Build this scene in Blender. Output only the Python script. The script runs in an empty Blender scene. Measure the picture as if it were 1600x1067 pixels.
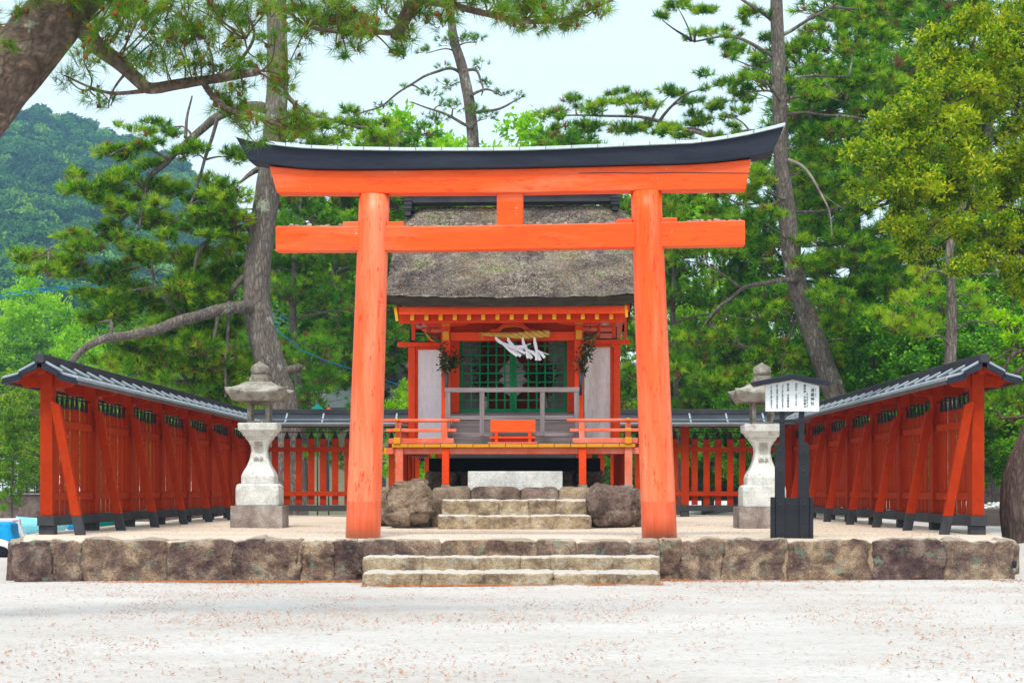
import bpy, bmesh, math, random
import numpy as np
from mathutils import Vector, noise, Matrix

# ------------------------------------------------------------------ camera, world, sun, exposure
scn = bpy.context.scene
COL = scn.collection
F = 2800.0; EYE = 1.1; HZ = 764.0; CX = 800.0
cam_d = bpy.data.cameras.new('camera'); cam = bpy.data.objects.new('camera', cam_d); COL.objects.link(cam)
cam.location = (0, 0, EYE); cam.rotation_euler = (math.radians(90), 0, 0)
cam_d.sensor_width = 36; cam_d.lens = 36 * F / 1600; cam_d.shift_y = (HZ - 533.5) / 1600
cam_d.clip_start = 0.1; cam_d.clip_end = 3000
scn.camera = cam
SUN_EL, SUN_AZ = 60, 190          # degrees; light comes from behind-left of the camera
world = bpy.data.worlds.new('World'); scn.world = world; world.use_nodes = True
wn = world.node_tree; wn.nodes.clear()
w_out = wn.nodes.new('ShaderNodeOutputWorld')
w_add = wn.nodes.new('ShaderNodeAddShader')
w_sky = wn.nodes.new('ShaderNodeTexSky'); w_sky.sky_type = 'NISHITA'; w_sky.sun_disc = False
w_sky.sun_elevation = math.radians(SUN_EL); w_sky.sun_rotation = math.radians(SUN_AZ)
w_b1 = wn.nodes.new('ShaderNodeBackground'); w_b1.inputs[1].default_value = 0.05
w_b2 = wn.nodes.new('ShaderNodeBackground'); w_b2.inputs[0].default_value = (0.74, 0.84, 0.82, 1); w_b2.inputs[1].default_value = 0.88
wn.links.new(w_sky.outputs[0], w_b1.inputs[0])
wn.links.new(w_b1.outputs[0], w_add.inputs[0]); wn.links.new(w_b2.outputs[0], w_add.inputs[1])
wn.links.new(w_add.outputs[0], w_out.inputs[0])
sun_d = bpy.data.lights.new('sun', 'SUN'); sun = bpy.data.objects.new('sun', sun_d); COL.objects.link(sun)
sun_d.energy = 2.6; sun_d.angle = math.radians(18); sun_d.color = (1.0, 0.94, 0.84)
az = math.radians(SUN_AZ); el = math.radians(SUN_EL)
sdir = Vector((math.sin(az) * math.cos(el), math.cos(az) * math.cos(el), math.sin(el)))
sun.rotation_euler = sdir.to_track_quat('Z', 'Y').to_euler()
scn.view_settings.view_transform = 'Standard'; scn.view_settings.look = 'None'
scn.view_settings.exposure = 0.46; scn.view_settings.gamma = 1
cy = scn.cycles
cy.max_bounces = 6; cy.diffuse_bounces = 3; cy.glossy_bounces = 2; cy.transmission_bounces = 2
cy.transparent_max_bounces = 6; cy.volume_bounces = 1; cy.caustics_reflective = False; cy.caustics_refractive = False
cy.use_denoising = True; cy.sample_clamp_indirect = 4

R = random.Random(7)

# ------------------------------------------------------------------ helpers: coordinates
def P(px, py, Y):
    return Vector(((px - CX) * Y / F, Y, EYE - (py - HZ) * Y / F))
def Z(py, Y): return EYE - (py - HZ) * Y / F
def X(px, Y): return (px - CX) * Y / F

# ------------------------------------------------------------------ helpers: materials
def _mat(name):
    m = bpy.data.materials.new(name); m.use_nodes = True
    nt = m.node_tree; b = nt.nodes['Principled BSDF']
    return m, nt, b
def _coords(nt, scale=(1, 1, 1), kind='Object', rnd=False):
    tc = nt.nodes.new('ShaderNodeTexCoord'); mp = nt.nodes.new('ShaderNodeMapping')
    mp.inputs['Scale'].default_value = scale
    nt.links.new(tc.outputs[kind], mp.inputs[0])
    if rnd:
        oi = nt.nodes.new('ShaderNodeObjectInfo'); mu = nt.nodes.new('ShaderNodeMath'); mu.operation = 'MULTIPLY'
        mu.inputs[1].default_value = 37.0; nt.links.new(oi.outputs['Random'], mu.inputs[0])
        nt.links.new(mu.outputs[0], mp.inputs['Location'])
    return mp.outputs[0]
def _noise(nt, co, scale, detail=5, rough=0.6, dist=0.0):
    n = nt.nodes.new('ShaderNodeTexNoise'); n.inputs['Scale'].default_value = scale
    n.inputs['Detail'].default_value = detail; n.inputs['Roughness'].default_value = rough
    n.inputs['Distortion'].default_value = dist
    nt.links.new(co, n.inputs['Vector']); return n.outputs[0]
def _ramp(nt, fac, stops):
    r = nt.nodes.new('ShaderNodeValToRGB'); e = r.color_ramp.elements
    while len(e) < len(stops): e.new(0.5)
    for i, (p, c) in enumerate(stops):
        e[i].position = p; e[i].color = (c, c, c, 1) if isinstance(c, (int, float)) else (*c, 1)
    nt.links.new(fac, r.inputs[0]); return r.outputs[0]
def _mix(nt, fac, a, b, mode='MIX'):
    m = nt.nodes.new('ShaderNodeMix'); m.data_type = 'RGBA'; m.blend_type = mode
    for s, v in ((0, fac), (6, a), (7, b)):
        if isinstance(v, (int, float)): m.inputs[s].default_value = v
        elif isinstance(v, tuple): m.inputs[s].default_value = (*v, 1)
        else: nt.links.new(v, m.inputs[s])
    return m.outputs[2]
def _bump(nt, b, h, strength, dist=0.02):
    bp = nt.nodes.new('ShaderNodeBump'); bp.inputs['Strength'].default_value = strength
    bp.inputs['Distance'].default_value = dist
    nt.links.new(h, bp.inputs['Height']); nt.links.new(bp.outputs[0], b.inputs['Normal'])
def _attr(nt, name):
    a = nt.nodes.new('ShaderNodeAttribute'); a.attribute_name = name; return a.outputs['Fac']

def paint(name, c, c2, stretch=(1, 1, 1), rough=0.5, chips=None, chip_lo=0.70, scale=2.0, bump=0.15, spec=0.15):
    m, nt, b = _mat(name)
    co = _coords(nt, stretch)
    n1 = _noise(nt, co, scale, 6, 0.65)
    col = _ramp(nt, n1, [(0.32, c), (0.68, c2)])
    fine = _noise(nt, co, scale * 14, 3, 0.6)
    col = _mix(nt, 0.35, col, _mix(nt, 1.0, col, _ramp(nt, fine, [(0.3, 0.55), (0.7, 1.25)]), 'MULTIPLY'))
    if chips:
        n2 = _noise(nt, co, scale * 5, 8, 0.75)
        col = _mix(nt, _ramp(nt, n2, [(chip_lo, 0.0), (chip_lo + 0.03, 1.0)]), col, chips)
    nt.links.new(col, b.inputs['Base Color']); b.inputs['Roughness'].default_value = rough; b.inputs['Specular IOR Level'].default_value = spec
    _bump(nt, b, fine, bump, 0.01)
    return m

def stone(name, cols, rough=0.9, scale=1.6, lichen=None, dust=None, bump=0.6, speck=0.3, rnd=True, bd=0.03):
    m, nt, b = _mat(name)
    co = _coords(nt, (1, 1, 1), rnd=rnd)
    n1 = _noise(nt, co, scale, 7, 0.68, 0.3)
    k = len(cols)
    col = _ramp(nt, n1, [(0.30 + 0.4 * i / (k - 1), c) for i, c in enumerate(cols)])
    n2 = _noise(nt, co, scale * 22, 4, 0.7)
    col = _mix(nt, speck, col, _mix(nt, 1.0, col, _ramp(nt, n2, [(0.35, 0.25), (0.65, 1.8)]), 'MULTIPLY'))
    if rnd:
        oi = nt.nodes.new('ShaderNodeObjectInfo')
        col = _mix(nt, 1.0, col, _ramp(nt, oi.outputs['Random'], [(0.0, (0.62, 0.53, 0.60)), (0.35, (0.85, 0.76, 0.80)), (0.7, (1.15, 1.06, 0.98)), (1.0, (0.95, 0.82, 0.72))]), 'MULTIPLY')
    if lichen:
        n3 = _noise(nt, co, scale * 1.7, 8, 0.7, 0.2)
        col = _mix(nt, _ramp(nt, n3, [(0.56, 0.0), (0.66, 0.8)]), col, lichen)
    if dust:
        ge = nt.nodes.new('ShaderNodeNewGeometry'); sx = nt.nodes.new('ShaderNodeSeparateXYZ')
        nt.links.new(ge.outputs['Normal'], sx.inputs[0])
        col = _mix(nt, _ramp(nt, sx.outputs[2], [(0.55, 0.0), (0.92, 0.85)]), col, dust)
    nt.links.new(col, b.inputs['Base Color']); b.inputs['Roughness'].default_value = rough; b.inputs['Specular IOR Level'].default_value = 0.15
    n4 = _noise(nt, co, scale * 6, 8, 0.75)
    _bump(nt, b, n4, bump, bd)
    return m

def foliage(name, stops, rough=0.55, trans=0.35, scale=None):
    m, nt, b = _mat(name)
    t = _attr(nt, 'tint')
    col = _ramp(nt, t, stops)
    nt.links.new(col, b.inputs['Base Color']); b.inputs['Roughness'].default_value = rough
    b.inputs['Specular IOR Level'].default_value = 0.25
    tr = nt.nodes.new('ShaderNodeBsdfTranslucent'); mx = nt.nodes.new('ShaderNodeMixShader')
    mx.inputs[0].default_value = trans
    nt.links.new(col, tr.inputs[0]); nt.links.new(b.outputs[0], mx.inputs[1]); nt.links.new(tr.outputs[0], mx.inputs[2])
    nt.links.new(mx.outputs[0], nt.nodes['Material Output'].inputs[0])
    return m

def bark(name, cols, plate=7.0, stretch=(1, 1, 0.35), lichen=(0.42, 0.46, 0.36), lich=0.60, bump=1.0, dist=0.03, warp=0.12):
    m, nt, b = _mat(name)
    co = _coords(nt, stretch)
    n0 = nt.nodes.new('ShaderNodeTexNoise'); n0.inputs['Scale'].default_value = 3; nt.links.new(co, n0.inputs['Vector'])
    va = nt.nodes.new('ShaderNodeMix'); va.data_type = 'RGBA'; va.inputs[0].default_value = warp
    nt.links.new(co, va.inputs[6]); nt.links.new(n0.outputs[1], va.inputs[7])
    v = nt.nodes.new('ShaderNodeTexVoronoi'); v.feature = 'DISTANCE_TO_EDGE'; v.inputs['Scale'].default_value = plate
    nt.links.new(va.outputs[2], v.inputs['Vector'])
    crack = _ramp(nt, _mix(nt, 0.45, v.outputs['Distance'], _noise(nt, co, plate * 2.2, 5, 0.7)), [(0.18, 0.0), (0.42, 1.0)])
    n1 = _noise(nt, co, 5, 6, 0.7)
    col = _ramp(nt, n1, [(0.3, cols[0]), (0.5, cols[1]), (0.72, cols[2])])
    col = _mix(nt, 1.0, col, _ramp(nt, crack, [(0.0, 0.42), (0.8, 1.0)]), 'MULTIPLY')
    n3 = _noise(nt, _coords(nt, (1, 1, 0.7)), 2.2, 8, 0.72)
    col = _mix(nt, _ramp(nt, n3, [(lich, 0.0), (lich + 0.06, 0.8)]), col, lichen)
    nt.links.new(col, b.inputs['Base Color']); b.inputs['Roughness'].default_value = 0.95
    h = _mix(nt, 0.3, crack, _noise(nt, co, 30, 4, 0.7))
    _bump(nt, b, h, bump, dist)
    return m

RED = (0.86, 0.070, 0.006); REDF = (0.85, 0.115, 0.030); SAL = (0.82, 0.165, 0.085)
M = {}
def torii_paint(name, stretch, base_z=None, sal_lo=.42, sal_hi=.62):
    m, nt, b = _mat(name)
    co = _coords(nt, stretch); cob = _coords(nt, (1, 1, 1))
    fade = _ramp(nt, _noise(nt, co, 1.3, 6, 0.6), [(sal_lo, 0.0), (sal_hi, 1.0)])
    if base_z is not None:
        sx = nt.nodes.new('ShaderNodeSeparateXYZ'); nt.links.new(cob, sx.inputs[0])
        mr = nt.nodes.new('ShaderNodeMapRange'); mr.inputs['From Min'].default_value = 0.3; mr.inputs['From Max'].default_value = 3.6
        mr.inputs['To Min'].default_value = 0.5; mr.inputs['To Max'].default_value = 0.0; nt.links.new(sx.outputs[2], mr.inputs[0])
        ad = nt.nodes.new('ShaderNodeMath'); ad.operation = 'ADD'; ad.use_clamp = True
        nt.links.new(fade, ad.inputs[0]); nt.links.new(mr.outputs[0], ad.inputs[1]); fade = ad.outputs[0]
    col = _mix(nt, fade, (0.86, 0.085, 0.003), (0.85, 0.215, 0.10))
    streak = _noise(nt, co, 9, 5, 0.7)
    col = _mix(nt, 0.5, col, _mix(nt, 1.0, col, _ramp(nt, streak, [(0.3, (0.78, 0.55, 0.45)), (0.5, 1.0), (0.7, (1.1, 1.35, 1.6))]), 'MULTIPLY'))
    c1 = _noise(nt, _coords(nt, (stretch[0], stretch[1], max(stretch[2], .6))), 7.0, 7, 0.75)
    col = _mix(nt, _ramp(nt, c1, [(0.585, 0.0), (0.605, 0.9)]), col, (0.80, 0.045, 0.003))
    c2 = _noise(nt, _coords(nt, (1, 1, .7)), 9.0, 9, 0.8)
    lo = 0.655 if base_z is None else 0.665
    col = _mix(nt, _ramp(nt, c2, [(lo, 0.0), (lo + .015, 1.0)]), col, (0.80, 0.62, 0.50))
    c3 = _noise(nt, cob, 3.0, 8, 0.75)
    col = _mix(nt, _ramp(nt, c3, [(0.60, 0.0), (0.68, 0.35)]), col, (0.45, 0.05, 0.015))
    if base_z is not None:
        col = _mix(nt, _ramp(nt, sx.outputs[2], [(0.44, 1.0), (0.452, 0.0)]), col, _mix(nt, _ramp(nt, streak, [(0.3, 0.0), (0.7, 1.0)]), (0.74, 0.085, 0.02), (0.76, 0.18, 0.085)))
        col = _mix(nt, _ramp(nt, sx.outputs[2], [(0.02, 0.55), (0.12, 0.0)]), col, (0.30, 0.16, 0.10))
    nt.links.new(col, b.inputs['Base Color']); b.inputs['Roughness'].default_value = 0.42; b.inputs['Specular IOR Level'].default_value = 0.3
    _bump(nt, b, _mix(nt, 0.5, streak, c1), 0.35, 0.012)
    return m
M['torii_v'] = torii_paint('torii column paint', (2.6, 2.6, 0.22), base_z=1)
M['torii_h'] = torii_paint('torii beam paint', (0.30, 1.6, 2.2), sal_lo=.5, sal_hi=.8)
M['hall_red'] = paint('hall vermilion', (0.76, 0.050, 0.004), (0.78, 0.075, 0.012), (1, 1, 1), 0.45, scale=2)
M['hall_fade'] = paint('faded vermilion rail', (0.72, 0.11, 0.04), (0.74, 0.24, 0.17), (1, 1, 1), 0.55, chips=(0.75, 0.62, 0.58), chip_lo=0.69, scale=3)
M['fence_red'] = paint('bengara fence red', (0.34, 0.025, 0.003), (0.43, 0.042, 0.006), (1, 1, 0.4), 0.6, spec=0.06, chips=(0.30, 0.05, 0.03), chip_lo=0.72, scale=2)
M['black'] = paint('black lacquer wood', (0.016, 0.017, 0.021), (0.032, 0.034, 0.042), (0.5, 1, 2), 0.5, scale=2)
M['kasagi'] = paint('blue black beam paint', (0.014, 0.017, 0.028), (0.028, 0.032, 0.048), (0.4, 1, 2.5), 0.5, scale=2)
M['copper'] = paint('roof sheet metal', (0.028, 0.033, 0.042), (0.05, 0.058, 0.072), (1, 1, 1), 0.33, scale=1.5, spec=0.5)
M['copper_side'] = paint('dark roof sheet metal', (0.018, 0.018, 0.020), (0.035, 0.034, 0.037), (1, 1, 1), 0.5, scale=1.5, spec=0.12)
M['capmetal'] = paint('pale cap metal', (0.50, 0.60, 0.62), (0.62, 0.72, 0.74), (1, 1, 1), 0.4, scale=1.5)
M['batten'] = paint('roof batten metal', (0.26, 0.31, 0.37), (0.36, 0.42, 0.48), (1, 1, 1), 0.35, scale=3, spec=0.5)
M['eave_edge'] = paint('brown eave edge board', (0.10, 0.075, 0.065), (0.15, 0.12, 0.11), (1, 1, 1), 0.7, scale=3)
M['gold'] = paint('ochre gold paint', (0.62, 0.25, 0.008), (0.72, 0.32, 0.02), (1, 1, 1), 0.5, scale=3)
M['green'] = paint('lattice green paint', (0.003, 0.22, 0.07), (0.006, 0.32, 0.10), (1, 1, 1), 0.45, scale=3)
M['white_board'] = paint('chalk white board', (0.86, 0.84, 0.88), (0.76, 0.74, 0.77), (3, 3, 0.35), 0.7, chips=(0.45, 0.36, 0.30), chip_lo=0.68, scale=2)
M['white_stain'] = paint('stained white board', (0.84, 0.80, 0.81), (0.62, 0.54, 0.50), (3, 3, 0.45), 0.7, chips=(0.38, 0.26, 0.18), chip_lo=0.62, scale=2)
M['grey_wood'] = paint('weathered grey wood', (0.17, 0.135, 0.135), (0.30, 0.26, 0.27), (0.35, 1, 6), 0.85, scale=3, bump=0.4)
M['grey_wood_v'] = paint('weathered grey post', (0.16, 0.125, 0.125), (0.27, 0.235, 0.24), (4, 4, 0.3), 0.85, scale=3, bump=0.4)
M['straw'] = paint('rice straw', (0.50, 0.30, 0.05), (0.66, 0.43, 0.10), (1, 1, 1), 0.8, scale=8, bump=0.5)
M['paper'] = paint('white paper', (0.74, 0.70, 0.78), (0.80, 0.78, 0.84), (1, 1, 1), 0.8, scale=4)
M['vase'] = paint('teal bamboo tube', (0.01, 0.05, 0.07), (0.015, 0.08, 0.09), (1, 1, 1), 0.5, scale=4)
M['signwhite'] = paint('sign board white', (0.80, 0.84, 0.85), (0.84, 0.86, 0.87), (1, 1, 1), 0.5, scale=4)
M['ink'] = paint('ink', (0.01, 0.01, 0.015), (0.02, 0.02, 0.02), (1, 1, 1), 0.7, scale=4)
M['wall_stone'] = stone('platform stone', [(0.075, 0.052, 0.056), (0.15, 0.105, 0.10), (0.26, 0.19, 0.15), (0.48, 0.38, 0.28), (0.62, 0.53, 0.42)], scale=3.4, lichen=(0.26, 0.36, 0.27), dust=(0.60, 0.52, 0.42), bump=1.0, bd=0.08, speck=.6)
M['leaf_mid'] = foliage('fresh mid green leaves', [(0.0, (0.015, 0.08, 0.006)), (0.5, (0.07, 0.23, 0.008)), (1.0, (0.26, 0.50, 0.010))], trans=0.35)
M['step_stone'] = stone('step stone', [(0.15, 0.105, 0.085), (0.33, 0.235, 0.155), (0.55, 0.42, 0.27), (0.74, 0.64, 0.50)], scale=4.2, lichen=(0.56, 0.53, 0.46), dust=(0.84, 0.80, 0.74), bump=1.0, rnd=False, bd=0.06, speck=.6)
M['mortar'] = stone('earth mortar', [(0.24, 0.18, 0.12), (0.36, 0.28, 0.20)], scale=5, bump=0.7)
M['boulder'] = stone('boulder stone', [(0.10, 0.08, 0.07), (0.30, 0.235, 0.17), (0.50, 0.41, 0.30), (0.66, 0.58, 0.46)], scale=3.0, lichen=(0.56, 0.50, 0.40), bump=1.0, bd=0.12, speck=.6)
M['granite'] = stone('pale granite', [(0.40, 0.40, 0.375), (0.60, 0.61, 0.585), (0.74, 0.755, 0.73)], scale=4, lichen=(0.36, 0.33, 0.28), speck=0.35, bump=0.3, rnd=False)
M['granite_d'] = stone('weathered granite', [(0.09, 0.075, 0.06), (0.26, 0.235, 0.20), (0.44, 0.42, 0.37)], scale=4.5, lichen=(0.52, 0.52, 0.47), bump=0.5, rnd=False)
M['granite_p'] = stone('stained granite plinth', [(0.12, 0.085, 0.08), (0.27, 0.22, 0.195), (0.46, 0.43, 0.39)], scale=3.2, bump=0.4, rnd=False)
M['carve'] = paint('carved recess stone', (0.28, 0.25, 0.21), (0.38, 0.35, 0.30), (1, 1, 1), 0.9, scale=6)
M['pebble'] = stone('pebble', [(0.12, 0.1, 0.09), (0.35, 0.30, 0.25), (0.6, 0.5, 0.4)], scale=5, bump=0.3)
M['sill'] = paint('charcoal sill', (0.035, 0.036, 0.042), (0.065, 0.066, 0.075), (1, 1, 1), 0.7, scale=2)
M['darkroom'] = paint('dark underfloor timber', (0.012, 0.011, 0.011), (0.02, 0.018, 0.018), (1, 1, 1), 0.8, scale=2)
M['cream'] = paint('cream plaster', (0.62, 0.56, 0.38), (0.70, 0.64, 0.46), (1, 1, 1), 0.8, scale=1)
M['plaster'] = paint('white plaster', (0.66, 0.72, 0.74), (0.72, 0.78, 0.8), (1, 1, 1), 0.8, scale=1)
M['tile'] = paint('grey roof tile', (0.07, 0.08, 0.10), (0.12, 0.14, 0.17), (1, 1, 1), 0.5, scale=3)
M['cyan'] = paint('cyan boat gel coat', (0.22, 0.66, 0.80), (0.30, 0.74, 0.85), (1, 1, 1), 0.4, scale=2)
M['blue'] = paint('blue vinyl', (0.0, 0.26, 0.62), (0.02, 0.38, 0.72), (1, 1, 1), 0.4, scale=2)
M['hullwhite'] = paint('white gel coat', (0.72, 0.74, 0.76), (0.78, 0.8, 0.82), (1, 1, 1), 0.35, scale=2)
M['pink'] = paint('faded pink stripe', (0.75, 0.08, 0.18), (0.8, 0.2, 0.3), (1, 1, 1), 0.4, scale=2)
M['redcloth'] = paint('red parasol paper', (0.62, 0.06, 0.02), (0.7, 0.10, 0.04), (1, 1, 1), 0.7, scale=3)
M['teal'] = paint('teal parasol paper', (0.0, 0.16, 0.13), (0.0, 0.24, 0.19), (1, 1, 1), 0.7, scale=3)
M['cable'] = paint('blue cable sheath', (0.0, 0.14, 0.30), (0.0, 0.2, 0.36), (1, 1, 1), 0.6, scale=3)
M['drystone'] = stone('far stone wall', [(0.10, 0.08, 0.07), (0.20, 0.165, 0.13), (0.42, 0.36, 0.28)], scale=1.4, bump=1.0, bd=0.1)
M['bark_near'] = bark('near pine bark', [(0.12, 0.075, 0.055), (0.23, 0.15, 0.11), (0.36, 0.26, 0.20)], plate=13, warp=0.35, stretch=(1, 1, 1), lich=0.57, lichen=(0.42, 0.43, 0.32), dist=0.06)
M['bark'] = bark('pine bark', [(0.13, 0.10, 0.085), (0.22, 0.175, 0.15), (0.34, 0.29, 0.25)], plate=17, stretch=(1, 1, 0.26), dist=0.05)
M['bark_r'] = bark('right pine bark', [(0.10, 0.068, 0.055), (0.18, 0.12, 0.10), (0.29, 0.21, 0.18)], plate=17, stretch=(1, 1, 0.25), lich=0.66, dist=0.05)
M['twig'] = paint('twig', (0.09, 0.055, 0.035), (0.16, 0.10, 0.065), (1, 1, 1), 0.9, scale=3)
M['cone'] = paint('pine cone', (0.16, 0.045, 0.02), (0.26, 0.09, 0.04), (1, 1, 1), 0.9, scale=6)
M['needle_near'] = foliage('near needles', [(0.0, (0.06, 0.17, 0.010)), (0.5, (0.16, 0.33, 0.018)), (0.95, (0.34, 0.46, 0.03)), (1.0, (0.34, 0.17, 0.05))], trans=0.45)
M['needle'] = foliage('pine needles', [(0.0, (0.022, 0.12, 0.005)), (0.45, (0.13, 0.34, 0.008)), (0.8, (0.33, 0.55, 0.010)), (0.96, (0.46, 0.60, 0.02)), (1.0, (0.28, 0.13, 0.04))], trans=0.5)
M['needle_bg'] = foliage('background needles', [(0.0, (0.022, 0.13, 0.010)), (0.5, (0.12, 0.33, 0.012)), (0.85, (0.30, 0.54, 0.014)), (0.96, (0.38, 0.55, 0.02)), (1.0, (0.24, 0.12, 0.04))], trans=0.5)
M['leaf_olive'] = foliage('olive leaves', [(0.0, (0.05, 0.14, 0.004)), (0.4, (0.20, 0.37, 0.006)), (0.9, (0.48, 0.60, 0.012)), (1.0, (0.60, 0.60, 0.02))], rough=0.4, trans=0.5)
M['leaf_dark'] = foliage('dark leaves', [(0.0, (0.02, 0.10, 0.005)), (0.6, (0.10, 0.32, 0.008)), (1.0, (0.28, 0.55, 0.012))], rough=0.4, trans=0.4)
M['leaf_lime'] = foliage('lime leaves', [(0.0, (0.16, 0.42, 0.006)), (0.5, (0.33, 0.66, 0.008)), (1.0, (0.55, 0.78, 0.02))], trans=0.5)
M['leaf_hill'] = foliage('hill leaves', [(0.0, (0.006, 0.035, 0.018)), (0.4, (0.018, 0.09, 0.024)), (0.75, (0.06, 0.21, 0.022)), (1.0, (0.20, 0.38, 0.018))], trans=0.25)
M['sakaki'] = foliage('sakaki leaves', [(0.0, (0.01, 0.03, 0.012)), (0.6, (0.025, 0.05, 0.015)), (1.0, (0.14, 0.09, 0.02))], rough=0.3, trans=0.15)
M['litter'] = foliage('fallen needles', [(0.0, (0.16, 0.05, 0.02)), (0.5, (0.42, 0.13, 0.03)), (1.0, (0.50, 0.26, 0.12))], trans=0.0)

def sand(name, c1, c2, c3):
    m, nt, b = _mat(name)
    co = _coords(nt, (0.5, 1, 1))
    n1 = _noise(nt, co, 0.55, 5, 0.6)
    col = _ramp(nt, n1, [(0.35, c1), (0.65, c2)])
    n2 = _noise(nt, _coords(nt, (0.6, 1, 1)), 26, 5, 0.75)
    col = _mix(nt, _ramp(nt, n2, [(0.54, 0.0), (0.70, 0.8)]), col, c3)
    n3 = _noise(nt, co, 130, 2, 0.6)
    col = _mix(nt, 0.35, col, _mix(nt, 1.0, col, _ramp(nt, n3, [(0.3, 0.7), (0.7, 1.15)]), 'MULTIPLY'))
    nt.links.new(col, b.inputs['Base Color']); b.inputs['Roughness'].default_value = 1.0
    b.inputs['Specular IOR Level'].default_value = 0.1
    _bump(nt, b, _mix(nt, 0.7, n2, _noise(nt, _coords(nt, (1, 1, 1)), 3.2, 7, 0.68, 0.4)), 0.9, 0.09)
    return m
M['sand'] = sand('pale sand', (0.55, 0.51, 0.485), (0.66, 0.635, 0.62), (0.33, 0.24, 0.19))
M['sand2'] = sand('warm platform sand', (0.66, 0.53, 0.42), (0.74, 0.64, 0.54), (0.42, 0.26, 0.17))
M['hillsoil'] = paint('forest floor', (0.02, 0.06, 0.02), (0.03, 0.09, 0.03), (1, 1, 1), 0.9, scale=0.05)

def thatch_mat():
    m, nt, b = _mat('mossy thatch')
    co = _coords(nt, (1, 1, 1))
    n1 = _noise(nt, co, 1.3, 6, 0.7)
    col = _ramp(nt, n1, [(0.36, (0.075, 0.058, 0.055)), (0.46, (0.17, 0.135, 0.125)), (0.55, (0.30, 0.245, 0.20)), (0.64, (0.21, 0.24, 0.11))])
    n2 = _noise(nt, _coords(nt, (1, 0.6, 0.6)), 34, 6, 0.8)
    col = _mix(nt, 0.8, col, _mix(nt, 1.0, col, _ramp(nt, n2, [(0.35, 0.3), (0.5, 0.9), (0.68, 2.0)]), 'MULTIPLY'))
    n3 = _noise(nt, co, 9, 6, 0.75)
    col = _mix(nt, _ramp(nt, n3, [(0.60, 0.0), (0.68, 0.75)]), col, (0.40, 0.22, 0.12))
    nt.links.new(col, b.inputs['Base Color']); b.inputs['Roughness'].default_value = 1.0
    _bump(nt, b, n2, 1.0, 0.03)
    return m
M['thatch'] = thatch_mat()
M['thatch_cut'] = paint('cut thatch edge', (0.025, 0.018, 0.013), (0.055, 0.042, 0.030), (1, 1, 5), 0.95, scale=5, bump=0.8)
M['moss'] = foliage('roof moss and stubble', [(0.0, (0.07, 0.055, 0.05)), (0.35, (0.20, 0.16, 0.14)), (0.6, (0.34, 0.28, 0.21)), (0.8, (0.30, 0.34, 0.15)), (0.92, (0.50, 0.45, 0.34)), (1.0, (0.50, 0.22, 0.11))], trans=0.0, rough=0.9)

# ------------------------------------------------------------------ helpers: meshes and objects
def tag(o, label=None, cat=None, group=None, kind=None):
    if label: o['label'] = label
    if cat: o['category'] = cat
    if group: o['group'] = group
    if kind: o['kind'] = kind
    return o
def thing(name, loc, label, cat, group=None):
    o = bpy.data.objects.new(name, None); o.location = loc; o.empty_display_size = 0.2; COL.objects.link(o)
    return tag(o, label, cat, group)
def root_of(o):
    while o.parent: o = o.parent
    return o

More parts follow.
